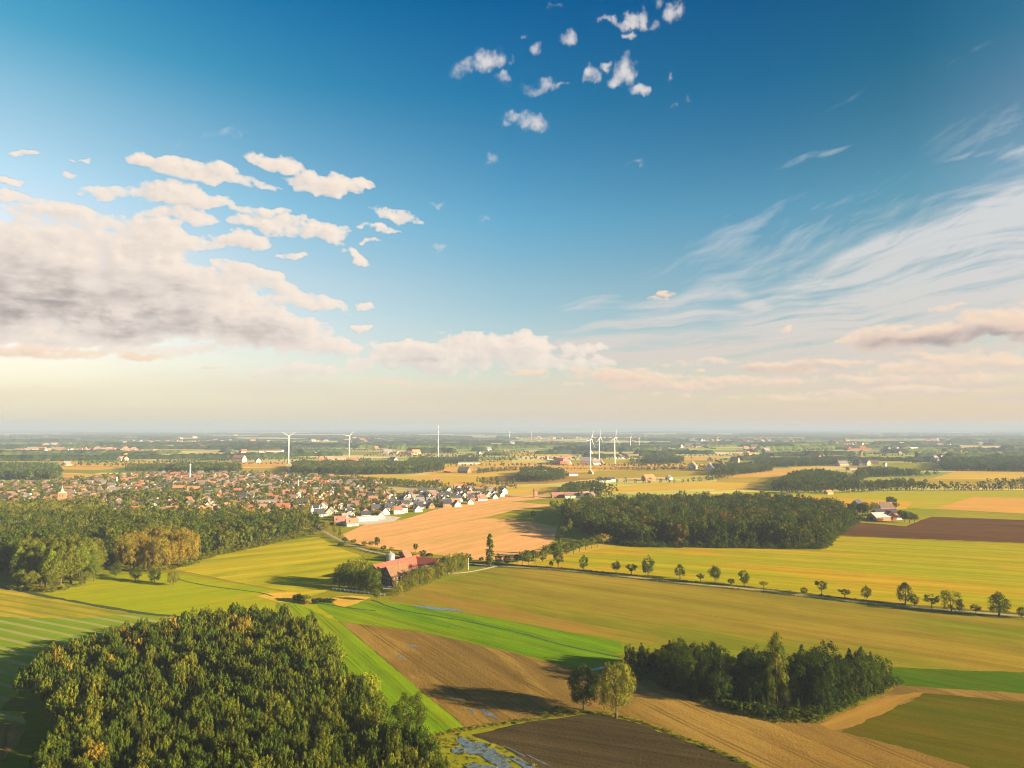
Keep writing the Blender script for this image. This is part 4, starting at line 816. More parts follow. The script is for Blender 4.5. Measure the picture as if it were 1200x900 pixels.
# the copse line beyond the lime meadow and hedges in the middle distance, single trees
cnt = 0
for line, gap, hh, lbl in (([(918,579),(960,578),(1000,577.5),(1050,575.5),(1100,575),(1150,575),(1205,574.5)], 8.5, 15, 'rounded tree in the line beyond the lime green meadow'), ([(925,575),(960,574),(1000,573),(1060,571)], 9, 15, 'dark tree in the second row beyond the lime green meadow'),
      ([(1000,568),(1015,560),(1025,556)], 14, 15, 'tree in the short row near the white tower'), ([(1040,556),(1060,557),(1080,559),(1100,556)], 20, 12, 'tree in the scattered row right of the white tower'),
      ([(430,567),(470,569),(520,572),(560,574)], 15, 11, 'bushy tree behind the new white houses'), ([(560,566),(575,569),(590,571),(605,574)], 11, 14, 'slim tree in the row beyond the last new houses'),
      ([(700,566),(760,567),(800,566),(830,564),(860,560)], 16, 11, 'tree in the lane hedge beyond the central wood'), ([(840,561),(870,556),(900,552)], 18, 13, 'tree in the clump beyond the central wood'), ([(670,577),(700,582),(715,583),(690,580)], 13, 12, 'tree around the hamlet behind the central wood'), ([(640,539.5),(700,539),(760,538.5),(820,538)], 30, 11, 'dot like tree in the avenue behind the turbines')):
    for (x, y) in along(line, gap, .3, 12+cnt):
        cnt += 1
        tree('field_edge_tree', x, y, hh*U(.7, 1.2), U(.75, 1.15), 'tall' if 'slim' in lbl else ('oak' if rng.random() < .5 else 'full'), 'l', colmix('dark', 'mid') if rng.random() < .7 else colmix('olive', 'mid'), lbl, 'tree', lbl+'s')
# woods of the middle distance that read as one mass each
def midwood(poly, gap, h0, h1, cols, label, seed):
    mass('distant_woodland', [(x, y, U(h0, h1), U(.75, 1.0), 'full', colmix(*cols) if rng.random() < .75 else colmix('olive', 'mid')) for x, y in scatter(poly, gap, .35, 0, seed)], label, 'woodland', 'l')
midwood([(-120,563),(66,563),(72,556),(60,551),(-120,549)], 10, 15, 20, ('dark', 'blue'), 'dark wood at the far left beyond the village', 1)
midwood([(205,556),(282,556),(280,550),(206,549)], 10, 15, 19, ('dark', 'mid'), 'compact wood behind the tall white chimney', 2)
midwood([(342,556),(400,557),(480,556),(520,553),(520,548),(440,547),(345,547)], 11, 15, 20, ('dark', 'mid'), 'long wood beyond the village roofs, centre left', 3)
midwood([(148,553),(205,552),(205,548),(150,548)], 11, 10, 14, ('dark', 'mid'), 'low wood left of the compact one beyond the village', 4)
midwood([(608,564),(640,566),(664,562),(660,556),(640,553),(612,555)], 10, 12, 16, ('dark', 'mid'), 'tree belt wrapped round the grey roofed farm', 5)
midwood([(655,581),(700,576),(725,577),(700,571),(668,571)], 10, 10, 14, ('dark', 'mid'), 'trees packed round the hamlet gardens', 6)
midwood([(832,558),(870,557),(905,553),(900,548),(850,548)], 11, 12, 16, ('dark', 'mid'), 'mixed copse right of the turbine fields', 7)
midwood([(905,575),(945,577),(1000,574),(990,562),(960,556),(930,560)], 10, 13, 17, ('dark', 'mid'), 'dense trees left of the white tower', 8)
midwood([(1000,571),(1060,569),(1090,571),(1060,573),(1005,573.5)], 11, 10, 15, ('dark', 'mid'), 'thickening of the tree line below the white tower', 16)
midwood([(1000,556),(1030,553),(1050,555),(1085,558),(1060,559),(1010,560)], 12, 11, 16, ('dark', 'mid'), 'loose trees round the white tower', 17)
midwood([(1150,566),(1200,565),(1300,566),(1300,568),(1200,568)], 12, 7, 11, ('dark', 'mid'), 'thin hedge at the far right above the lime meadow', 18)
midwood([(700,551),(760,550),(830,548),(835,550),(760,552)], 13, 6, 9, ('dark', 'mid'), 'hedge across the turbine fields', 19)
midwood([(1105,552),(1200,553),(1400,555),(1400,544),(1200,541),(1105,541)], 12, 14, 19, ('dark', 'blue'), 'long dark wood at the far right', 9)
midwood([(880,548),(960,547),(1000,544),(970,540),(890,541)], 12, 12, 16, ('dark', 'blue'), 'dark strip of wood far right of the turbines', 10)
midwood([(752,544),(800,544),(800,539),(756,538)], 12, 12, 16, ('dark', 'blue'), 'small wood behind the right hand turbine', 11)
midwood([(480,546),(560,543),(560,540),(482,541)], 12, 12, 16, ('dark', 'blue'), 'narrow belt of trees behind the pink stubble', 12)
midwood([(560,556),(600,552),(640,551),(640,549.5),(560,552)], 12, 7, 10, ('dark', 'mid'), 'low hedge belt across the pink stubble', 13)
midwood([(640,551),(700,550),(760,550.5),(760,549.4),(640,549.4)], 9, 3, 5, ('dark', 'dark'), 'low dark hedge at the turbine feet', 14)
midwood([(380,566),(440,569),(520,574),(520,571),(440,565),(385,563)], 11, 9, 13, ('mid', 'olive'), 'green screen along the village back gardens', 15)

# the plain beyond: woods as lumpy canopies, thousands of crowns nobody could count
def canopies(name, label, bands, seed):
    rg = random.Random(seed); Vs = []; Fs = []; Cs = []; base = 0
    for (d0, d1, n, wx, wy, xr) in bands:
        for _ in range(n):
            Y = math.exp(rg.uniform(math.log(d0), math.log(d1))); X = rg.uniform(-xr, xr)*Y; a = rg.gauss(0, .22)+.1
            L = wx*math.exp(rg.gauss(0, .6)); B = wy*math.exp(rg.gauss(0, .5)); cell = max(9, Y/260); nx = max(3, int(L/cell)); ny = max(3, int(B/cell))
            if nx*ny > 2600: k = math.sqrt(2600/(nx*ny)); nx = max(3, int(nx*k)); ny = max(3, int(ny*k))
            hh = rg.uniform(12, 19); u, v = np.meshgrid(np.linspace(-.5, .5, nx+1), np.linspace(-.5, .5, ny+1), indexing='ij')
            un = (np.abs(u) < .499)*(np.abs(v) < .499)
            px_ = u*L+rng.normal(size=u.shape)*cell*.3; py_ = v*B*(1+.3*np.sin(u*7+X))+rng.normal(size=u.shape)*cell*.3
            z = un*hh*rng.uniform(.68, 1.12, u.shape)-.5*(1-un)
            gx = X+px_*math.cos(a)-py_*math.sin(a); gy = Y+px_*math.sin(a)+py_*math.cos(a)
            Vs.append(np.stack([gx, gy, z], -1).reshape(-1, 3)); i = (np.arange(nx)[:, None]*(ny+1)+np.arange(ny)[None, :]).ravel()+base
            Fs.append(np.stack([i, i+ny+1, i+ny+2, i+1], 1)); base += (nx+1)*(ny+1)
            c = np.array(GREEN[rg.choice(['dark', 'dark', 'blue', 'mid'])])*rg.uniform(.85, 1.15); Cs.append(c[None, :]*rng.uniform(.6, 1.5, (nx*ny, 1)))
    o = link(name, mesh_np(name, np.concatenate(Vs), np.concatenate(Fs), [LEAFM], col=np.concatenate(Cs))); tag(o, label, 'woodland', kind='stuff')
canopies('far_woodland', 'scattered dark woods of the plain between village and horizon', [(2050, 3200, 60, 200, 28, .95), (3200, 6500, 190, 400, 55, .95), (6500, 14000, 190, 800, 150, .95), (14000, 26000, 60, 2000, 400, .95)], 5)
# hedges and rows of small trees on the plain
its = []
rg = random.Random(8)
for _ in range(150):
    Y = math.exp(rg.uniform(math.log(1750), math.log(3600))); X = rg.uniform(-.85, .85)*Y; a = rg.choice([.1, .12, 1.5, -.1]); L = rg.uniform(60, 380)
    for k in range(int(L/11)): its.append((X+math.cos(a)*(k*11+rg.uniform(-4, 4)), Y+math.sin(a)*(k*11)+rg.uniform(-4, 4), rg.uniform(7, 13), rg.uniform(.8, 1.1), 'broad', colmix('dark', 'mid')))
mass('far_hedgerows', its, 'hedgerow trees dotted over the plain before the horizon', 'hedgerow', 't')

# ------------------------------------------------------------------ buildings
ROOFS = {'orange': roofmat('orange_tiles', (.40, .15, .075)), 'red': roofmat('red_tiles', (.33, .085, .055)), 'brown': roofmat('brown_tiles', (.15, .10, .08)), 'rust': roofmat('rust_tiles', (.24, .12, .09)), 'dark': roofmat('dark_tiles', (.045, .048, .065), .5), 'grey': roofmat('grey_tiles', (.15, .14, .15))}
WALLS = {'white': mat('white_render', (.56, .53, .49), .85, .05), 'cream': mat('cream_render', (.46, .38, .28), .85, .06), 'brick': mat('brick', (.30, .135, .08), .9, .15, 2), 'sand': mat('pale_brick', (.46, .33, .22), .9, .1, 2)}
GLASS = mat('window_glass', (.045, .055, .065), .15, .2, 1, .6)
FRAME = mat('white_frames', (.75, .74, .70), .6, .03)
CHIM = mat('chimney_brick', (.24, .11, .075), .9, .2, 2)
def gable_shell(m, L, B, he, hr, mi=0, z0=0.0):
    """closed house body, ridge along x"""
    x, y = L/2, B/2
    m.add([(-x, -y, z0), (x, -y, z0), (x, y, z0), (-x, y, z0), (-x, -y, he), (x, -y, he), (x, y, he), (-x, y, he), (-x, 0, hr), (x, 0, hr)],
          [(0, 1, 5, 4), (2, 3, 7, 6), (1, 2, 6, 9, 5), (3, 0, 4, 8, 7), (4, 5, 9, 8), (6, 7, 8, 9), (0, 3, 2, 1)], mi)
def gable_roof(m, L, B, he, hr, over=.45, th=.22, mi=0, hip=0.0):
    s = (hr-he)/(B/2); x = L/2+over; y = B/2+over; ze = he-over*s; hx = x-hip*B*.5
    for sg in (-1, 1):
        q = [(-x, sg*y, ze+.06), (x, sg*y, ze+.06), (hx, 0, hr+.06), (-hx, 0, hr+.06)]; t = [(a, b, c+th) for a, b, c in q]
        f = [(0, 1, 2, 3), (7, 6, 5, 4), (0, 4, 5, 1), (1, 5, 6, 2), (2, 6, 7, 3), (3, 7, 4, 0)]
        m.add(q+t, f if sg > 0 else [tuple(reversed(g)) for g in f], mi)
    if hip:
        for sx in (-1, 1): m.add([(sx*x, -y, ze+.06+th), (sx*x, y, ze+.06+th), (sx*hx, 0, hr+.06+th)], [(0, 1, 2)], mi)
def pane(m, side, u, z, w_, h_, L, B, mi, d=.03):
    if side in 'sn':
        y = (-B/2-d) if side == 's' else (B/2+d); m.add([(u-w_/2, y, z), (u+w_/2, y, z), (u+w_/2, y, z+h_), (u-w_/2, y, z+h_)], [(0, 1, 2, 3)], mi)
    else:
        x = (L/2+d) if side == 'e' else (-L/2-d); m.add([(x, u-w_/2, z), (x, u+w_/2, z), (x, u+w_/2, z+h_), (x, u-w_/2, z+h_)], [(0, 1, 2, 3)], mi)
HV = []
def house_variant(L, B, he, hr, hip, seed, dorm):
    rg = random.Random(seed); w_ = MB(); gable_shell(w_, L, B, he, hr)
    for side, span in (('s', L), ('n', L), ('e', B), ('w', B)):
        k = max(2, int(span/2.6))
        for i in range(k):
            u = (i+.5)/k*span-span/2+rg.uniform(-.2, .2)
            if rg.random() < .88: pane(w_, side, u, .9, 1.2, 1.3, L, B, 1)
            if he > 4.4: pane(w_, side, u, 3.5, 1.1, 1.1, L, B, 1)
        if side in 'ew' and hr-he > 2.4 and not hip:
            for u in (-.9, .9): pane(w_, side, u, he+.25, 1.0, 1.2, L, B, 1)
    r = MB(); gable_roof(r, L, B, he, hr, hip=hip)
    if dorm:
        dz = he+(hr-he)*.35; yy = -B/2*.62
        r.box((rg.uniform(-L*.2, L*.2), yy, dz-.6), (2.6, 2.2, 1.9))
    if seed % 3 == 0:                                                     # lean-to or garage wing
        w_.box((L/2+1.6, B*.1, 0), (3.2, B*.62, 2.5)); r.box((L/2+1.7, B*.1, 2.5), (3.6, B*.66, .25))
    c = MB(); c.box((rg.uniform(-L*.25, L*.25), .55, hr-1.0), (.75, .6, 1.9))
    return w_, r, c, L, B
for i, a in enumerate(((11, 8.5, 3.0, 7.6, 0, 1, 0), (12.5, 9, 3.0, 8.0, 0, 2, 1), (10, 9.5, 5.2, 9.2, 0, 3, 0), (14, 9, 3.2, 7.6, 0, 4, 0), (10.5, 8.5, 5.4, 8.2, .7, 5, 0), (12, 10, 3.0, 8.8, 0, 6, 1), (17, 10, 4.2, 9.5, 0, 7, 0))): HV.append(house_variant(*a))
MESHC = {}
def hm(i, what, m_):
    key = (i, what, m_)
    if key not in MESHC:
        w_, r, c, L, B = HV[i]
        MESHC[key] = {'wall': lambda: w_.mesh('wall', [WALLS[m_], GLASS]), 'roof': lambda: r.mesh('roof', [ROOFS[m_]]), 'chimney': lambda: c.mesh('chimney', [CHIM])}[what]()
    return MESHC[key]
def house(x, y, rz, i, roof, wall, label, group, parts=3, name='house', sc=1.0):
    o = shell(name, (x, y, 0), label, 'house', group, rz); sc *= .88+.14*((x*7.13+y*3.7) % 1); o.scale = (sc, sc, sc)
    link('wall', hm(i, 'wall', wall), o); rf = link('roof', hm(i, 'roof', roof), o)
    if parts > 2: link('chimney', hm(i, 'chimney', ''), rf)
    return o
# where the village stands on the photograph
OLD = [(-60,601),(-60,570),(60,567),(130,560),(200,556),(290,556),(330,558),(420,562),(440,568),(455,576),(470,586),(440,592),(420,600),(398,604),(355,603),(330,606),(300,606),(240,606),(200,604),(150,602),(128,600),(112,590),(60,592),(0,594)]
NEWH = [(392,612),(420,612),(450,607),(490,600),(540,594),(590,582),(602,577),(575,574),(520,575),(480,578),(462,586),(440,594),(420,600),(398,604)]
def street_pts(poly, gx, gy, a0, seed):
    rg = random.Random(seed); W_ = [G(*p) for p in poly]; ca, sa = math.cos(a0), math.sin(a0); cx = sum(p[0] for p in W_)/len(W_); cy_ = sum(p[1] for p in W_)/len(W_)
    out = []
    for j in range(-60, 60):
        for i in range(-80, 80):
            if rg.random() < .07: continue
            u = i*gx+rg.uniform(-.14, .14)*gx+(j % 3)*4; v = j*gy+rg.uniform(-.1, .1)*gy+12*math.sin(u/90+j*.4)+(-4 if j % 2 else 4)
            x, y = cx+u*ca-v*sa, cy_+u*sa+v*ca
            if inside(x, y, W_): out.append((x, y, a0+(math.pi/2 if rg.random() < .4 else 0)+rg.gauss(0, .08)))
    return out
houses = []
for x, y, a in street_pts(OLD, 21.5, 27, .18, 3): houses.append((x, y, a, False))
for x, y, a in street_pts(NEWH, 18, 22, .35, 4): houses.append((x, y, a, True))
extra = [(374+0, 605, .4), (398, 613.5, .3), (412, 616, .5), (405, 610, .9)]
for px, py, a in extra: x, y = G(px, py); houses.append((x, y, a, True))
def zone(a, b):
    if a < 60: return 'left of the church tower' if b > 575 else 'far left behind the church'
    if a < 130: return 'between church tower and village centre'
    if a < 215: return 'left of the tall chimney' if b < 585 else 'above the dark wood, left part of the village'
    if a < 300: return 'near the tall white chimney' if b < 575 else 'above the middle of the wood' if b > 590 else 'in the crowded village middle'
    if a < 370: return 'just behind the slim trees of the wood' if b > 592 else 'in the dense village middle' if b > 575 else 'at the back below the first turbine'
    return 'beside the building site at the village edge' if b > 590 else 'at the right end of the old village' if b > 570 else 'at the back of the village, right end'
houses.sort(key=lambda q: math.hypot(q[0], q[1]))
HOUSES = []
placed = []
for (x, y, a, new) in houses:
    if not in_view(x, y, 8) or any((x-q[0])**2+(y-q[1])**2 < 13.5**2 for q in placed): continue
    placed.append((x, y)); px, py = P(x, y)
    if abs(px-222) < 2.5 and py > 562 and py < 566: continue
    if new: roof = rng.choice(['dark', 'dark', 'dark', 'dark', 'rust', 'grey']); wall = rng.choice(['white', 'white', 'white', 'brick']); i = int(rng.choice([0, 2, 4, 5, 1]))
    else: roof = rng.choice(['orange', 'rust', 'brown', 'rust', 'brown', 'dark', 'grey', 'brown', 'red', 'brown', 'grey', 'dark', 'grey']); wall = rng.choice(['white', 'cream', 'brick', 'sand', 'white', 'brick']); i = int(rng.integers(0, 7))
    if px < 120 and rng.random() < .5: roof = 'brown'
    HOUSES.append((x, y, a, i, str(roof), str(wall), new, px, py))
SIZE = {0: 'compact', 1: 'dormered', 2: 'tall', 3: 'long low', 4: 'hipped', 5: 'broad dormered', 6: 'big'}
RN = {'dark': 'blue black', 'grey': 'grey', 'brown': 'brown', 'rust': 'rust red', 'orange': 'orange', 'red': 'red'}; WN = {'white': 'white', 'cream': 'cream', 'brick': 'brick', 'sand': 'pale brick'}
for (x, y, a, i, roof, wall, new, px, py) in HOUSES[:285]:
    zn = ('in the new row facing the stubble field' if px > 430 else 'at the near corner of the new housing') if new else zone(px, py)
    house(x, y, a, i, roof, wall, f'{SIZE[i]} {WN[wall]} house, {RN[roof]} roof, {zn}', 'new houses at the village edge' if new else 'old village houses', 3)
# the farther rows
def joined_houses(name, lst, label, cat):
    by = {}
    mats_ = [WALLS['white'], WALLS['cream'], WALLS['brick'], WALLS['sand'], GLASS]+[ROOFS[k] for k in ROOFS]; ri = {k: 5+j for j, k in enumerate(ROOFS)}; wi = {'white': 0, 'cream': 1, 'brick': 2, 'sand': 3}
    m = MB()
    for (x, y, a, i, roof, wall, sc) in lst:
        ca, sa = math.cos(a)*sc, math.sin(a)*sc
        for src, f in ((HV[i][0], lambda q: wi[wall] if q == 0 else 4), (HV[i][1], lambda q: ri[roof])):
            b = len(m.v); m.v += [(x+p[0]*ca-p[1]*sa, y+p[0]*sa+p[1]*ca, p[2]*sc) for p in src.v]; m.f += [tuple(b+k for k in g) for g in src.f]; m.m += [f(q) for q in src.m]
    o = m.obj(name, mats_); tag(o, label, cat, kind='stuff'); return o
if HOUSES[285:]: joined_houses('village_houses', [(h[0], h[1], h[2], h[3], h[4], h[5], 1) for h in HOUSES[285:]], 'farther rows of village roofs behind the nearer houses', 'houses')
rg = random.Random(21); lst = []
for _ in range(120):                                                  # farms and hamlets far over the plain
    Y = math.exp(rg.uniform(math.log(1500), math.log(9000))); X = rg.uniform(-.85, .85)*Y; k = rg.choice([1, 1, 2, 3, 6])
    if P(X, Y)[0] < 480 and Y < 1800: continue
    for _k in range(k): lst.append((X+rg.uniform(-60, 60), Y+rg.uniform(-40, 40), rg.uniform(0, 3.14), rg.choice([0, 3, 6, 6, 5]), rg.choice(['orange', 'rust', 'grey', 'brown', 'grey', 'red']), rg.choice(['sand', 'sand', 'brick', 'white']), rg.uniform(1.0, 2.1)))
for (cx, cy_, n) in ((-.62*2900, 2900, 45), (-.5*4700, 4700, 60), (.35*5200, 5200, 50), (.55*3900, 3900, 26), (.1*6500, 6500, 70), (-.2*5600, 5600, 50), (-.66*9500, 9500, 90), (.62*8000, 8000, 90)):
    for _k in range(n): lst.append((cx+rg.gauss(0, cy_*.05), cy_+rg.gauss(0, cy_*.035), rg.uniform(0, 3.14), rg.choice([0, 3, 6, 6]), rg.choice(['orange', 'rust', 'grey', 'brown']), rg.choice(['sand', 'sand', 'white', 'brick']), rg.uniform(1.0, 2.2)))
joined_houses('far_hamlets', lst, 'specks of farms and hamlets scattered over the plain', 'houses')

# gardens of the village: trees between the roofs
gt = []
for (x, y) in scatter(OLD, 10.4, .45, 0, 31)+scatter(NEWH, 22, .4, 0, 32):
    if rng.random() < .80 and all((x-q[0])**2+(y-q[1])**2 > 7**2 for q in placed): gt.append((x, y))
park = [(x, y) for x, y in scatter([(60,594),(112,592),(128,604),(160,606),(230,606),(320,608),(350,606),(340,614),(180,614),(90,612),(0,606),(0,596)], 9.5, .4, 0, 33)]
park += scatter([(140,583),(180,582),(212,584),(240,586),(236,590),(200,592),(150,592),(134,588)], 11, .4, 0, 34)
gt = sorted(gt+park, key=lambda q: math.hypot(*q)); gi = []
for k_, (x, y) in enumerate(gt):
    if not in_view(x, y, 8): continue
    a, b = P(x, y); pk = (x, y) in park
    cn = str(rng.choice(['yellow', 'olive', 'mid', 'lite', 'dark'] if not pk else ['yellow', 'olive', 'mid', 'mid'])); h_ = U(6.5, 12.5) if not pk else U(10, 15)
    if pk and 60 < a < 110 and b < 608 and rng.random() < .5: cn = 'yellow'
    if k_ < 270:
        an = {'yellow': 'yellow', 'olive': 'olive', 'mid': 'green', 'lite': 'light green', 'dark': 'dark green'}[cn]
        tree('garden_tree', x, y, h_, U(.75, 1.0), 'broad', 'l', colmix(cn, 'mid') if cn != 'yellow' else colmix('yellow', 'olive'), f'{an} {"parkland" if pk else "garden"} tree {zone(a, b)}', 'tree', 'trees among the village houses')
    else: gi.append((x, y, h_, U(.75, 1.0), 'broad', colmix(cn, 'mid')))
mass('village_greenery', gi, 'yellowish garden greenery filling the farther village streets', 'greenery', 'l')

# church tower
c = shell('church_tower', (*place(72.3, 594), 0), 'square brick church tower with a slim pointed spire', 'tower', None, .35)
m = MB(); m.box((0, 0, 0), (8.0, 8.0, 17.5)); m.box((0, 0, 17.5), (8.4, 8.4, .35))
m.obj('wall', [WALLS['brick']], c)
for s_ in 'snew':
    for u in (-1.5, 1.5):
        m = MB(); pane(m, s_, u, 13.2, 1.0, 2.6, 8, 8, 0, .04); m.obj('window', [GLASS], c)
m = MB(); m.add([(-4.2,-4.2,17.86),(4.2,-4.2,17.86),(4.2,4.2,17.86),(-4.2,4.2,17.86),(-1.2,-1.2,19.6),(1.2,-1.2,19.6),(1.2,1.2,19.6),(-1.2,1.2,19.6),(0,0,27.5)], [(0,1,5,4),(1,2,6,5),(2,3,7,6),(3,0,4,7),(4,5,8),(5,6,8),(6,7,8),(7,4,8)])
m.obj('spire', [mat('pale_slate', (.42, .36, .31), .8)], c)
def stack(px, py, h_, r_, label, cat='chimney', name='chimney_stack'):
    s = shell(name, (*place(px, py), 0), label, cat)
    m = MB(); m.tube([(0, 0, 0), (0, 0, h_)], [r_*1.25, r_], 12); m.obj('shaft', [WALLS['white']], s, smooth=False)
    m = MB(); m.tube([(0, 0, h_*.96), (0, 0, h_*1.012)], [r_*1.35, r_*1.35], 12); m.obj('rim', [mat('mast_red', (.5, .06, .04), .6)] if cat == 'mast' else [FRAME], s)
stack(222.5, 563, 31, 1.0, 'tall slim white chimney rising from the middle of the village')
stack(136.5, 571, 17, .8, 'short pale chimney in front of dark roofs near the church')
stack(349.5, 575, 17, .7, 'pale slim pole among the roofs in the village middle', 'pole', 'pole')
stack(365.5, 608, 14, .45, 'thin light pole at the end of the wood by the new houses', 'pole', 'pole')
# building site at the village edge: red hoarding, low pale block, bare plots
sheet('building_plot', [(398,614),(430,615),(462,611),(470,606),(450,604),(420,607),(400,608)], 11, mat('pale_gravel', (.42, .38, .32), .9))
b_ = shell('site_container', (*place(418, 603.8), 0), 'bright red square hoarding on the building site', 'container', None, .2)
m = MB(); m.box((0, 0, 0), (3.6, 2.4, 4.0)); m.obj('body', [mat('signal_red', (.62, .02, .02), .5)], b_); m = MB(); m.box((0, 0, 4.0), (3.8, 2.6, .2)); m.obj('lid', [FRAME], b_)
for (px, py, L, B, h_, lb) in ((430, 610, 22, 9, 4.2, 'long low pale shell of a new building on the site'), (408, 614.5, 9, 6, 3.0, 'small flat white garage at the village road')):
    o = shell('unfinished_building', (*place(px, py), 0), lb, 'building', None, .35); m = MB(); m.box((0, 0, 0), (L, B, h_)); 
    for k in range(int(L/3)): pane(m, 's', k*3-L/2+1.8, 1.0, 1.4, 1.5, L, B, 1)
    m.obj('wall', [WALLS['white'], GLASS], o); m = MB(); m.box((0, 0, h_), (L+.5, B+.5, .3)); m.obj('roof', [mat('concrete', (.45, .43, .4), .9)], o)

# ---------------------------------------------------------------- the farm in the middle
REDR = roofmat('barn_red_tiles', (.33, .085, .058)); TIMBER = mat('timber', (.075, .045, .035), .8); PLAST = mat('brick_infill', (.26, .12, .085), .9, .12, 2); FGREY = mat('fibre_cement', (.30, .27, .26), .8, .12, .8)
def barn(name, mid, L, B, he, hr, rz, wallm, roofm, label, cat='barn', hip=0, over=.6, win=0):
    o = shell(name, (mid[0], mid[1], 0), label, cat, None, rz)
    m = MB(); gable_shell(m, L, B, he, hr); m.obj('wall', [wallm], o)
    m = MB(); gable_roof(m, L, B, he, hr, over, .3, hip=hip); r = m.obj('roof', [roofm], o)
    for k in range(win):
        u = (k+.5)/win*L-L/2; f = MB(); pane(f, 's', u, he*.35, 1.5, 1.3, L, B, 0, .05); f.obj('window', [GLASS], o)
    for sd in 'ew':
        m = MB(); pane(m, sd, 0, .02, min(4, B*.35), min(3.8, he*.85), L, B, 0, .04); m.obj('door', [TIMBER], o)
    return o, r
A0, A1 = G(441.5, 661, 10.2), G(486.3, 650.8, 10.2); A2 = G(510.5, 655, 9.4)
def seg(a, b): return ((a[0]+b[0])/2, (a[1]+b[1])/2), math.hypot(b[0]-a[0], b[1]-a[1]), math.atan2(b[1]-a[1], b[0]-a[0])
md, L_, an = seg(A0, A1); barn('farm_barn', md, L_+6, 17, 4.6, 10.0, an, WALLS['brick'], REDR, 'long barn with a huge salmon red roof, biggest building of the farm', win=7)
md, L_, an = seg(A1, A2); barn('farm_barn', md, L_+4, 14.5, 4.6, 9.4, an, WALLS['brick'], REDR, 'red roofed wing joining the long barn, its lit gable to the right', win=5)
barn('farm_shed', G(494, 667, 0), 15, 9, 3.4, 5.6, an+.1, WALLS['sand'], FGREY, 'low shed with a pinkish grey roof inside the farmyard', 'shed', win=3)
barn('farm_shed', G(492, 675, 0), 22, 8.5, 3.0, 6.2, .62, WALLS['brick'], ROOFS['brown'], 'low brown roofed building between farmhouse and tree screen', 'shed', win=4)
barn('farm_shed', G(475, 655, 0), 6, 6, 3.0, 6.2, .9, WALLS['brick'], REDR, 'small steep red roof peeking up behind the long barn', 'shed')
barn('farm_shed', G(519, 664, 0), 14, 9, 3.6, 5.4, -.3, WALLS['brick'], mat('dark_sheet', (.06, .055, .06), .6), 'dark flat shed at the right end of the farm', 'shed')
# half-timbered house
hx, hy = G(464, 683.5); HL, HB, he_, hr_ = 14.5, 10.5, 6.2, 11.6; hr = .78
fh = shell('farmhouse', (hx, hy, 0), 'half timbered farmhouse with brown roof and white windows in its gable', 'house', None, hr)
m = MB(); gable_shell(m, HL, HB, he_, hr_); m.obj('wall', [PLAST], fh)
m = MB(); gable_roof(m, HL, HB, he_, hr_, .7, .3); rr = m.obj('roof', [roofmat('farmhouse_tiles', (.125, .072, .042))], fh)
m = MB(); m.box((2.5, .7, hr_-1.2), (1, .9, 2.4)); m.obj('chimney', [CHIM], rr)
m = MB(); X0 = -HL/2-.09
for k in range(7):
    y_ = -HB/2+k*HB/6; m.box((X0, y_*.985, 0), (.12, .26, min(he_+(hr_-he_)*(1-abs(y_)/(HB/2)), 11)))
for z_ in (.2, 2.9, 5.9): m.box((X0-.01, 0, z_), (.12, HB-.1, .26))
m.box((X0-.01, 0, 8.4), (.12, HB*.5, .24))
for k in range(8):
    x_ = -HL/2+.2+k*(HL-.4)/7; m.box((x_, -HB/2-.09, 0), (.26, .12, he_))
for z_ in (.2, 2.9, 5.8): m.box((0, -HB/2-.1, z_), (HL, .12, .26))
m.obj('timber_frame', [TIMBER], fh)
def win(side, u, z, w_=1.15, h_=1.5):
    f = MB(); pane(f, side, u, z, w_, h_, HL, HB, 0, .17); fr = f.obj('window', [FRAME], fh)
    g = MB()
    for du in (-.25, .25): pane(g, side, u+du*w_, z+.14, w_*.36, h_-.28, HL, HB, 0, .19)
    g.obj('pane', [GLASS], fr)
for z_, us in ((.9, (-3.6, -1.2, 1.2, 3.6)), (3.6, (-3.6, -1.2, 1.2, 3.6)), (6.4, (-1.6, 0, 1.6)), (8.9, (0,))):
    for u in us: win('w', u, z_)
for u in (-5, -2.6, 0, 2.6, 5):
    win('s', u, 3.6); win('s', u, .9)
# silo
sx_, sy_ = G(457.5, 657.5); sl_ = shell('silo', (sx_, sy_, 0), 'round grey steel silo with a conical lid behind the long barn', 'silo')
steel = mat('corrugated_steel', (.17, .19, .21), .45, .08, 2, .5, .3)
sl_.scale = (.86, .86, .72)
m = MB(); m.tube([(0, 0, 0)]+[(0, 0, .4+.6*k) for k in range(12)], [3.9]+[3.9+(.05 if k % 2 else -.03) for k in range(12)], 28); m.obj('body', [steel], sl_)
m = MB(); m.tube([(0, 0, 7.0), (0, 0, 7.05), (0, 0, 9.2), (0, 0, 9.7)], [4.15, 4.1, .7, .5], 28); lid = m.obj('lid', [mat('galvanised', (.24, .25, .26), .5, .05, 1, .4, .2)], sl_)
m = MB(); m.tube([(0, 0, 9.7), (0, 0, 10.4)], [.45, .35], 12); m.obj('vent', [steel], lid)
# white fence and gate posts in front of the left cluster
fa, fb = Vector(G(390, 691)), Vector(G(451, 698.5)); t_ = (fb-fa); fl = t_.length; fe = shell('fence', (fa.x, fa.y, 0), 'long low white fence under the tree cluster left of the farmhouse', 'fence', None, math.atan2(t_.y, t_.x))
for k in range(14):
    m = MB(); m.box((k*fl/13, 0, 0), (.22, .22, 1.35)); m.obj('post', [FRAME], fe)
for z_ in (.5, 1.0):
    m = MB(); m.box((fl/2, .14, z_), (fl, .06, .22)); m.obj('rail', [FRAME], fe)
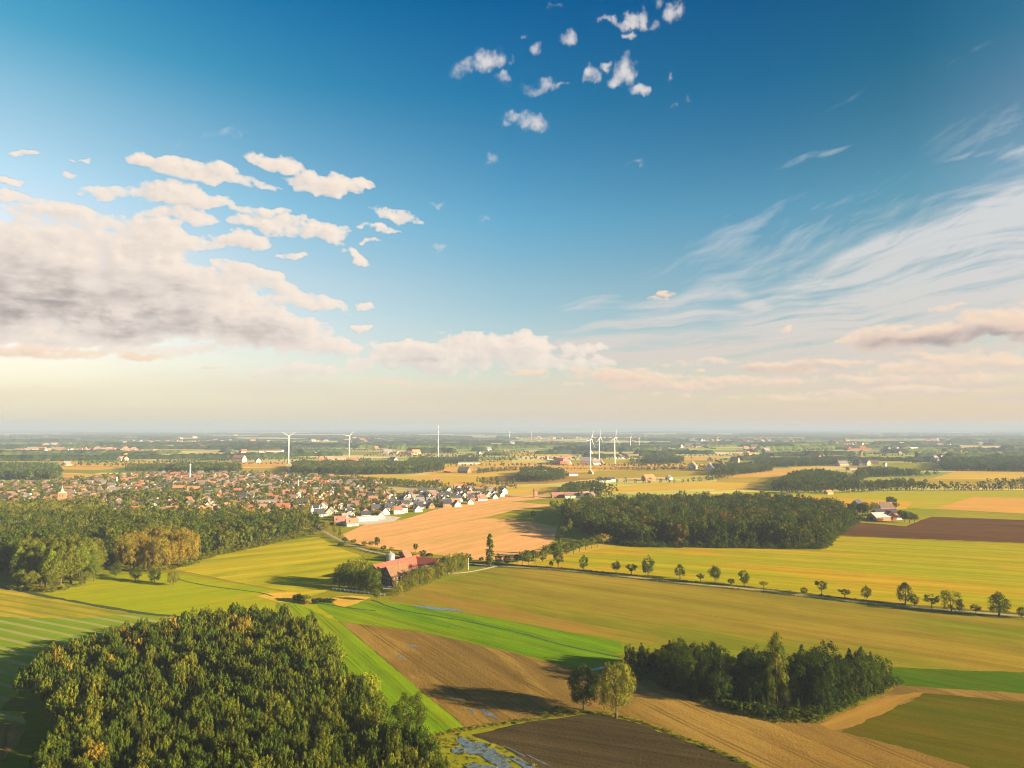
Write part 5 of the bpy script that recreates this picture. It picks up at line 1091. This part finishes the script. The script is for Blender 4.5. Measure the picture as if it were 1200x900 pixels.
# flagpole-like white pole by the track, marker posts on the road
for px, py, h_, lb in ((548.8, 668, 8, 'white pole at the end of the tree screen by the farm track'),):
    p_ = shell('pole', (*place(px, py), 0), lb, 'pole'); m = MB(); m.tube([(0, 0, 0), (0, 0, h_)], [.12, .07], 8); m.obj('shaft', [FRAME], p_); m = MB(); m.tube([(0, 0, h_), (0, 0, h_+.25)], [.14, .1], 8); m.obj('cap', [FRAME], p_)
for k, (x, y) in enumerate(along([(700,673.5),(760,680.3),(880,692),(1000,706.5),(1200,724.5)], 42, 0, 1, 0)):
    p_ = shell('delineator_post', (x, y, 0), 'white marker post on the near verge of the country road', 'post', 'marker posts on the country road'); m = MB(); m.box((0, 0, 0), (.16, .12, 1.0), taper=.8); m.obj('body', [FRAME], p_)
    m = MB(); m.box((0, 0, .72), (.17, .14, .16)); m.obj('black_band', [mat('black_band', (.02, .02, .02))], p_)

# right-hand farmstead
barn('brick_barn', G(1030, 609.5), 20, 13, 4.2, 8.2, .28, WALLS['brick'], mat('pale_sheet_roof', (.32, .31, .31), .5, .08), 'small brick barn with a pale metal roof at the dark soil')
barn('brick_barn', G(1042, 609), 12, 11, 4.4, 9.2, 1.45, mat('orange_brick', (.40, .14, .07), .9, .12, 2), ROOFS['brown'], 'orange brick gable house touching the pale roofed barn', 'barn')
barn('brick_barn', G(1037, 604.5), 26, 10, 4, 7.8, .1, WALLS['brick'], ROOFS['dark'], 'dark roofed building behind the pale roofed barn', 'barn')
barn('farm_cottage', G(1052, 609), 7, 6, 2.8, 4.8, .2, WALLS['white'], ROOFS['brown'], 'tiny pale shed between the brick gable and the bush trees', 'shed')
barn('slate_barn', G(1004, 597), 22, 15, 4, 12.0, .9, WALLS['brick'], ROOFS['dark'], 'big steep dark slate barn at the corner of the central wood', 'barn')
barn('farm_cottage', G(1036.5, 597), 19, 12, 3.4, 9.0, .15, mat('orange_brick', (0, 0, 0)), ROOFS['brown'], 'brown roofed cottage with orange walls beside a towering tree', 'house', hip=.5)
# hamlet behind the central wood and the farms of the middle distance
for (px, py, L, B, he, hr2, rz, wl, rf, lb, cat) in ((660,583,34,11,3.5,7.5,.1,'brick','rust','long rust roofed stable at the hamlet behind the central wood','stable'),(672,583.5,26,11,3.4,6.5,.15,'white','brown','brown roofed white fronted stable of the hamlet','stable'),(686,583.5,16,12,4,9,.9,'white','rust','steep roofed white gabled house at the right end of the hamlet','house'),(693,584,12,10,4,9,1.2,'white','brown','white gable house closest to the central wood','house'),
    (627.5,583,4.5,4.5,10,13,.3,'brick','brown','slim brick tower like shed by the stubble field','tower'),(624,558.5,26,18,5,12,.9,'sand','grey','left grey roofed barn of the farm in the trees','barn'),(635,558.5,28,18,5,13,.7,'white','grey','white gabled grey barn of the farm in the trees','barn'),(652,558,22,14,4,10,.3,'brick','grey','right grey roofed barn of the farm in the trees','barn'),
    (671,557.5,20,10,4,8,.4,'white','brown','small white house right of the farm in the trees','house'),(707,565,26,12,4,8,.1,'white','dark','white walled dark roofed house in the lane hedge','house'),(716,564,14,10,4,8,.7,'white','dark','second dark roofed house in the lane hedge','house'),(760,563,24,13,5,11,.5,'brick','orange','orange roofed farmhouse in the lane hedge','house'),(784,562,12,9,4,8,.9,'white','grey','lone white gable at the lane hedge end','house'),
    (722,538,52,16,6,8,.05,'white','grey','long white hall behind the right hand turbine','hall'),(541,573.5,26,13,4,9,.2,'brick','orange','orange brick farmhouse behind the new houses','house'),(512,566,14,10,4,8,.2,'brick','rust','brick house in the trees behind the new houses','house'),(524,553.5,16,9,3,5,.1,'brick','orange','low orange shed on the pale field','shed'),(550,544,60,16,5,7,.05,'white','grey','long pale shed at the edge of the far stubble','shed'),
    (974,571,22,12,4,9,.4,'brick','brown','brown roofed farm in the trees left of the lime meadow','house'),(1008,551,60,16,5,8,.05,'sand','grey','long grey poultry shed left of the white tower','shed'),(971,579,10,8,3,6,.3,'sand','orange','small orange shed at the lime meadow edge','shed'),(940,572,14,10,4,8,.7,'white','rust','house half hidden left of the dark tree line','house'),
    (1005,527.5,110,40,8,10,.03,'brick','red','long red hall far beyond the white tower','hall'),(1046,529,90,40,9,11,.03,'brick','red','second red hall farther right beyond the white tower','hall'),(1060,526,100,50,9,10,.03,'white','grey','flat white hall next to the far red halls','hall'),(318,530.5,90,30,8,12,.03,'white','orange','wide orange roofed hall left of the first turbine','hall'),(345,532,160,30,6,8,.02,'white','grey','string of low white sheds below the first turbine','shed')):
    o = shell('outlying_'+cat, (*place(px, py), 0), lb, cat, None, rz); m = MB(); gable_shell(m, L, B, he, hr2); 
    for k in range(max(2, int(L/5))): pane(m, 's', (k+.5)/max(2, int(L/5))*L-L/2, 1, 1.4, 1.3, L, B, 1)
    m.obj('wall', [WALLS[wl], GLASS], o); m = MB(); gable_roof(m, L, B, he, hr2, .5, .25); m.obj('roof', [ROOFS[rf]], o)
# white tower silo on the right
o = shell('white_tower', (*place(1037, 551.5), 0), 'stout white tower standing among fields and trees on the right', 'tower')
m = MB(); m.tube([(0, 0, 0), (0, 0, 17)], [4.2, 4.2], 20); m.obj('wall', [WALLS['white']], o); m = MB(); m.tube([(0, 0, 17), (0, 0, 17.6), (0, 0, 19.6)], [4.5, 4.5, 1.0], 20); m.obj('roof', [ROOFS['grey']], o)
m = MB(); m.box((4.6, 0, 0), (1.4, 2, 18.2)); m.obj('stair_shaft', [WALLS['white']], o)

# ---------------------------------------------------------------- wind turbines and masts
TW = mat('turbine_white', (.80, .79, .76), .45, .03, 1, .4)
def blade_mesh(r):
    m = MB(); secs = [(.02, .55, .5), (.10, .75, .42), (.22, 1.15, .26), (.5, .8, .16), (.8, .48, .09), (1.0, .14, .04)]; vs = []
    for f, c_, t in secs:
        k = r/25; vs += [(-c_*.35*k, -t*k, f*r), (c_*.65*k, 0, f*r), (-c_*.35*k, t*k, f*r), (-c_*.5*k, 0, f*r)]
    fs = [(i*4+j, i*4+(j+1) % 4, i*4+4+(j+1) % 4, i*4+4+j) for i in range(5) for j in range(4)]+[(3, 2, 1, 0), (20, 21, 22, 23)]
    m.add(vs, fs); return m.mesh('blade', [TW], True)
def turbine(px, base, hub, rpx, yaw, phase, label, tint=None):
    x, y = place(px, base); k = mpp(base); hh = (base-hub)*k; r = rpx*k
    o = shell('wind_turbine', (x, y, 0), label, 'wind turbine', 'wind turbines on the plain', R(yaw))
    m = MB(); tr = max(1.2, hh*.019); m.tube([(0, 0, 0), (0, 0, hh*.5), (0, 0, hh-1)], [tr*1.15, tr*.85, tr*.55], 16); m.obj('tower', [TW], o, smooth=True)
    m = MB(); m.box((0, 1.2, hh-1.5), (3.0, 8.0, 3.2), taper=.9); m.obj('nacelle', [TW], o)
    m = MB(); m.tube([(0, -2.8, hh), (0, -4.4, hh), (0, -5.4, hh)], [1.5, 1.3, .3], 12); hb = m.obj('hub', [TW], o, smooth=True)
    bm_ = blade_mesh(r)
    for i in range(3):
        b = link('blade', bm_, hb); b.location = (0, -3.7, hh); b.rotation_euler = (0, R(phase+120*i), 0); b.scale = (.7, .7, 1)
for a in ((338, 542.8, 510.8, 10.5, 8, 60, 'wind turbine with raised blades, leftmost, beyond the village'), (409, 535.5, 511, 9, 25, 42, 'wind turbine between the leftmost one and the tall mast'), (692, 551.5, 515, 13, 52, 22, 'nearest turbine of the three standing in the stubble strips'),
          (702.3, 543, 512.5, 11.5, 60, 4, 'middle turbine of the three in the stubble strips'), (720.5, 545.8, 513, 11.5, 48, 12, 'right hand turbine of the three in the stubble strips'), (739, 526, 512, 5.5, 60, 8, 'small distant turbine just right of the group of three'), (749, 524.5, 513.5, 5, 60, 30, 'small distant turbine, second right of the group of three'),
          (757, 514.5, 510, 2.6, 40, 10, 'tiny turbine far behind the two small ones'), (841, 519.5, 513, 4, 50, 40, 'small turbine standing alone in the haze right of the group'), (597, 514.5, 505.5, 3, 50, 5, 'tiny turbine on the hazy plain left of the group'), (623, 514.3, 506, 3, 40, 50, 'faint turbine on the hazy plain nearer the group'), (778, 513, 508.5, 2.4, 30, 15, 'faint turbine in the haze right of the two small ones')):
    turbine(*a)
rg = random.Random(4)
for k in range(26):
    px = rg.choice([rg.uniform(405, 560), rg.uniform(560, 720), rg.uniform(850, 900), rg.uniform(200, 330), rg.uniform(720, 800)]); by = rg.uniform(504.5, 507.5)
    turbine(px, by, by-rg.uniform(1.6, 2.8), 1.3, rg.uniform(20, 60), rg.uniform(0, 120), 'speck of a wind turbine on the pale horizon')
mx, my = place(513.3, 536); mh = (536-501)*mpp(536)
o = shell('radio_mast', (mx, my, 0), 'tall slender mast banded red and white between the turbines', 'mast')
for k in range(8):
    m = MB(); z0, z1 = mh*k/8, mh*(k+1)/8; rr_ = lambda z: 2.0*(1-z/mh)+.7
    m.tube([(0, 0, z0), (0, 0, z1)], [rr_(z0), rr_(z1)], 10); m.obj('mast_section', [mat('mast_pink', (.60, .30, .24), .6)] if k % 2 else [TW], o)
m = MB(); m.tube([(0, 0, mh), (0, 0, mh*1.08)], [.5, .3], 8); m.obj('antenna', [TW], o)

for r_, (lv, i_, o_) in enumerate(sorted(SHEETS, key=lambda q: (q[0], q[1]))): o_.location.z = .0016*r_
# ------------------------------------------------------------------ the air
hz_ = MB(); hz_.box((0, 20000, -3), (88000, 46500, 163)); hb_ = hz_.obj('haze', []); tag(hb_, kind='stuff', label='thin pale blue summer haze over the plain')
hmn = bpy.data.materials.new('haze_air'); hmn.use_nodes = True; nn_ = NT(hmn.node_tree); nn_.n.clear()
pv = nn_.new('ShaderNodeVolumePrincipled'); pv.inputs['Color'].default_value = HAZE_COL; pv.inputs['Density'].default_value = HAZE_DENS; pv.inputs['Anisotropy'].default_value = 0.0
oo = nn_.new('ShaderNodeOutputMaterial'); nn_.l.new(pv.outputs[0], oo.inputs['Volume']); hb_.data.materials.append(hmn)

# ------------------------------------------------------------------ labels: tell look-alikes apart by their order across the view
bpy.context.view_layer.update()
by = {}
for o in SC.objects:
    if o.parent is None and o.get('category') and o.get('kind') != 'stuff': by.setdefault(o['label'], []).append(o)
WORD = ['leftmost', 'second from left', 'third from left', 'fourth from left', 'fifth from left', 'sixth from left', 'seventh from left', 'eighth from left']
NUM = {2: 'two', 3: 'three', 4: 'four', 5: 'five', 6: 'six', 7: 'seven', 8: 'eight'}
for lb, os_ in by.items():
    n_ = len(os_)
    if n_ < 2: continue
    if n_ <= 8 and len(lb.split()) <= 10:
        os_.sort(key=lambda o: P(o.location.x, o.location.y)[0])
        for i, o in enumerate(os_):
            t = (('leftmost' if i == 0 else 'rightmost' if i == n_-1 else WORD[i])+f' of {NUM[n_]} alike') if n_ > 2 else ('left one of two', 'right one of two')[i]
            o['label'] = (lb+', '+t)
    for o in os_:
        if not o.get('group'): o['group'] = 'similar '+os_[0]['category']+'s'
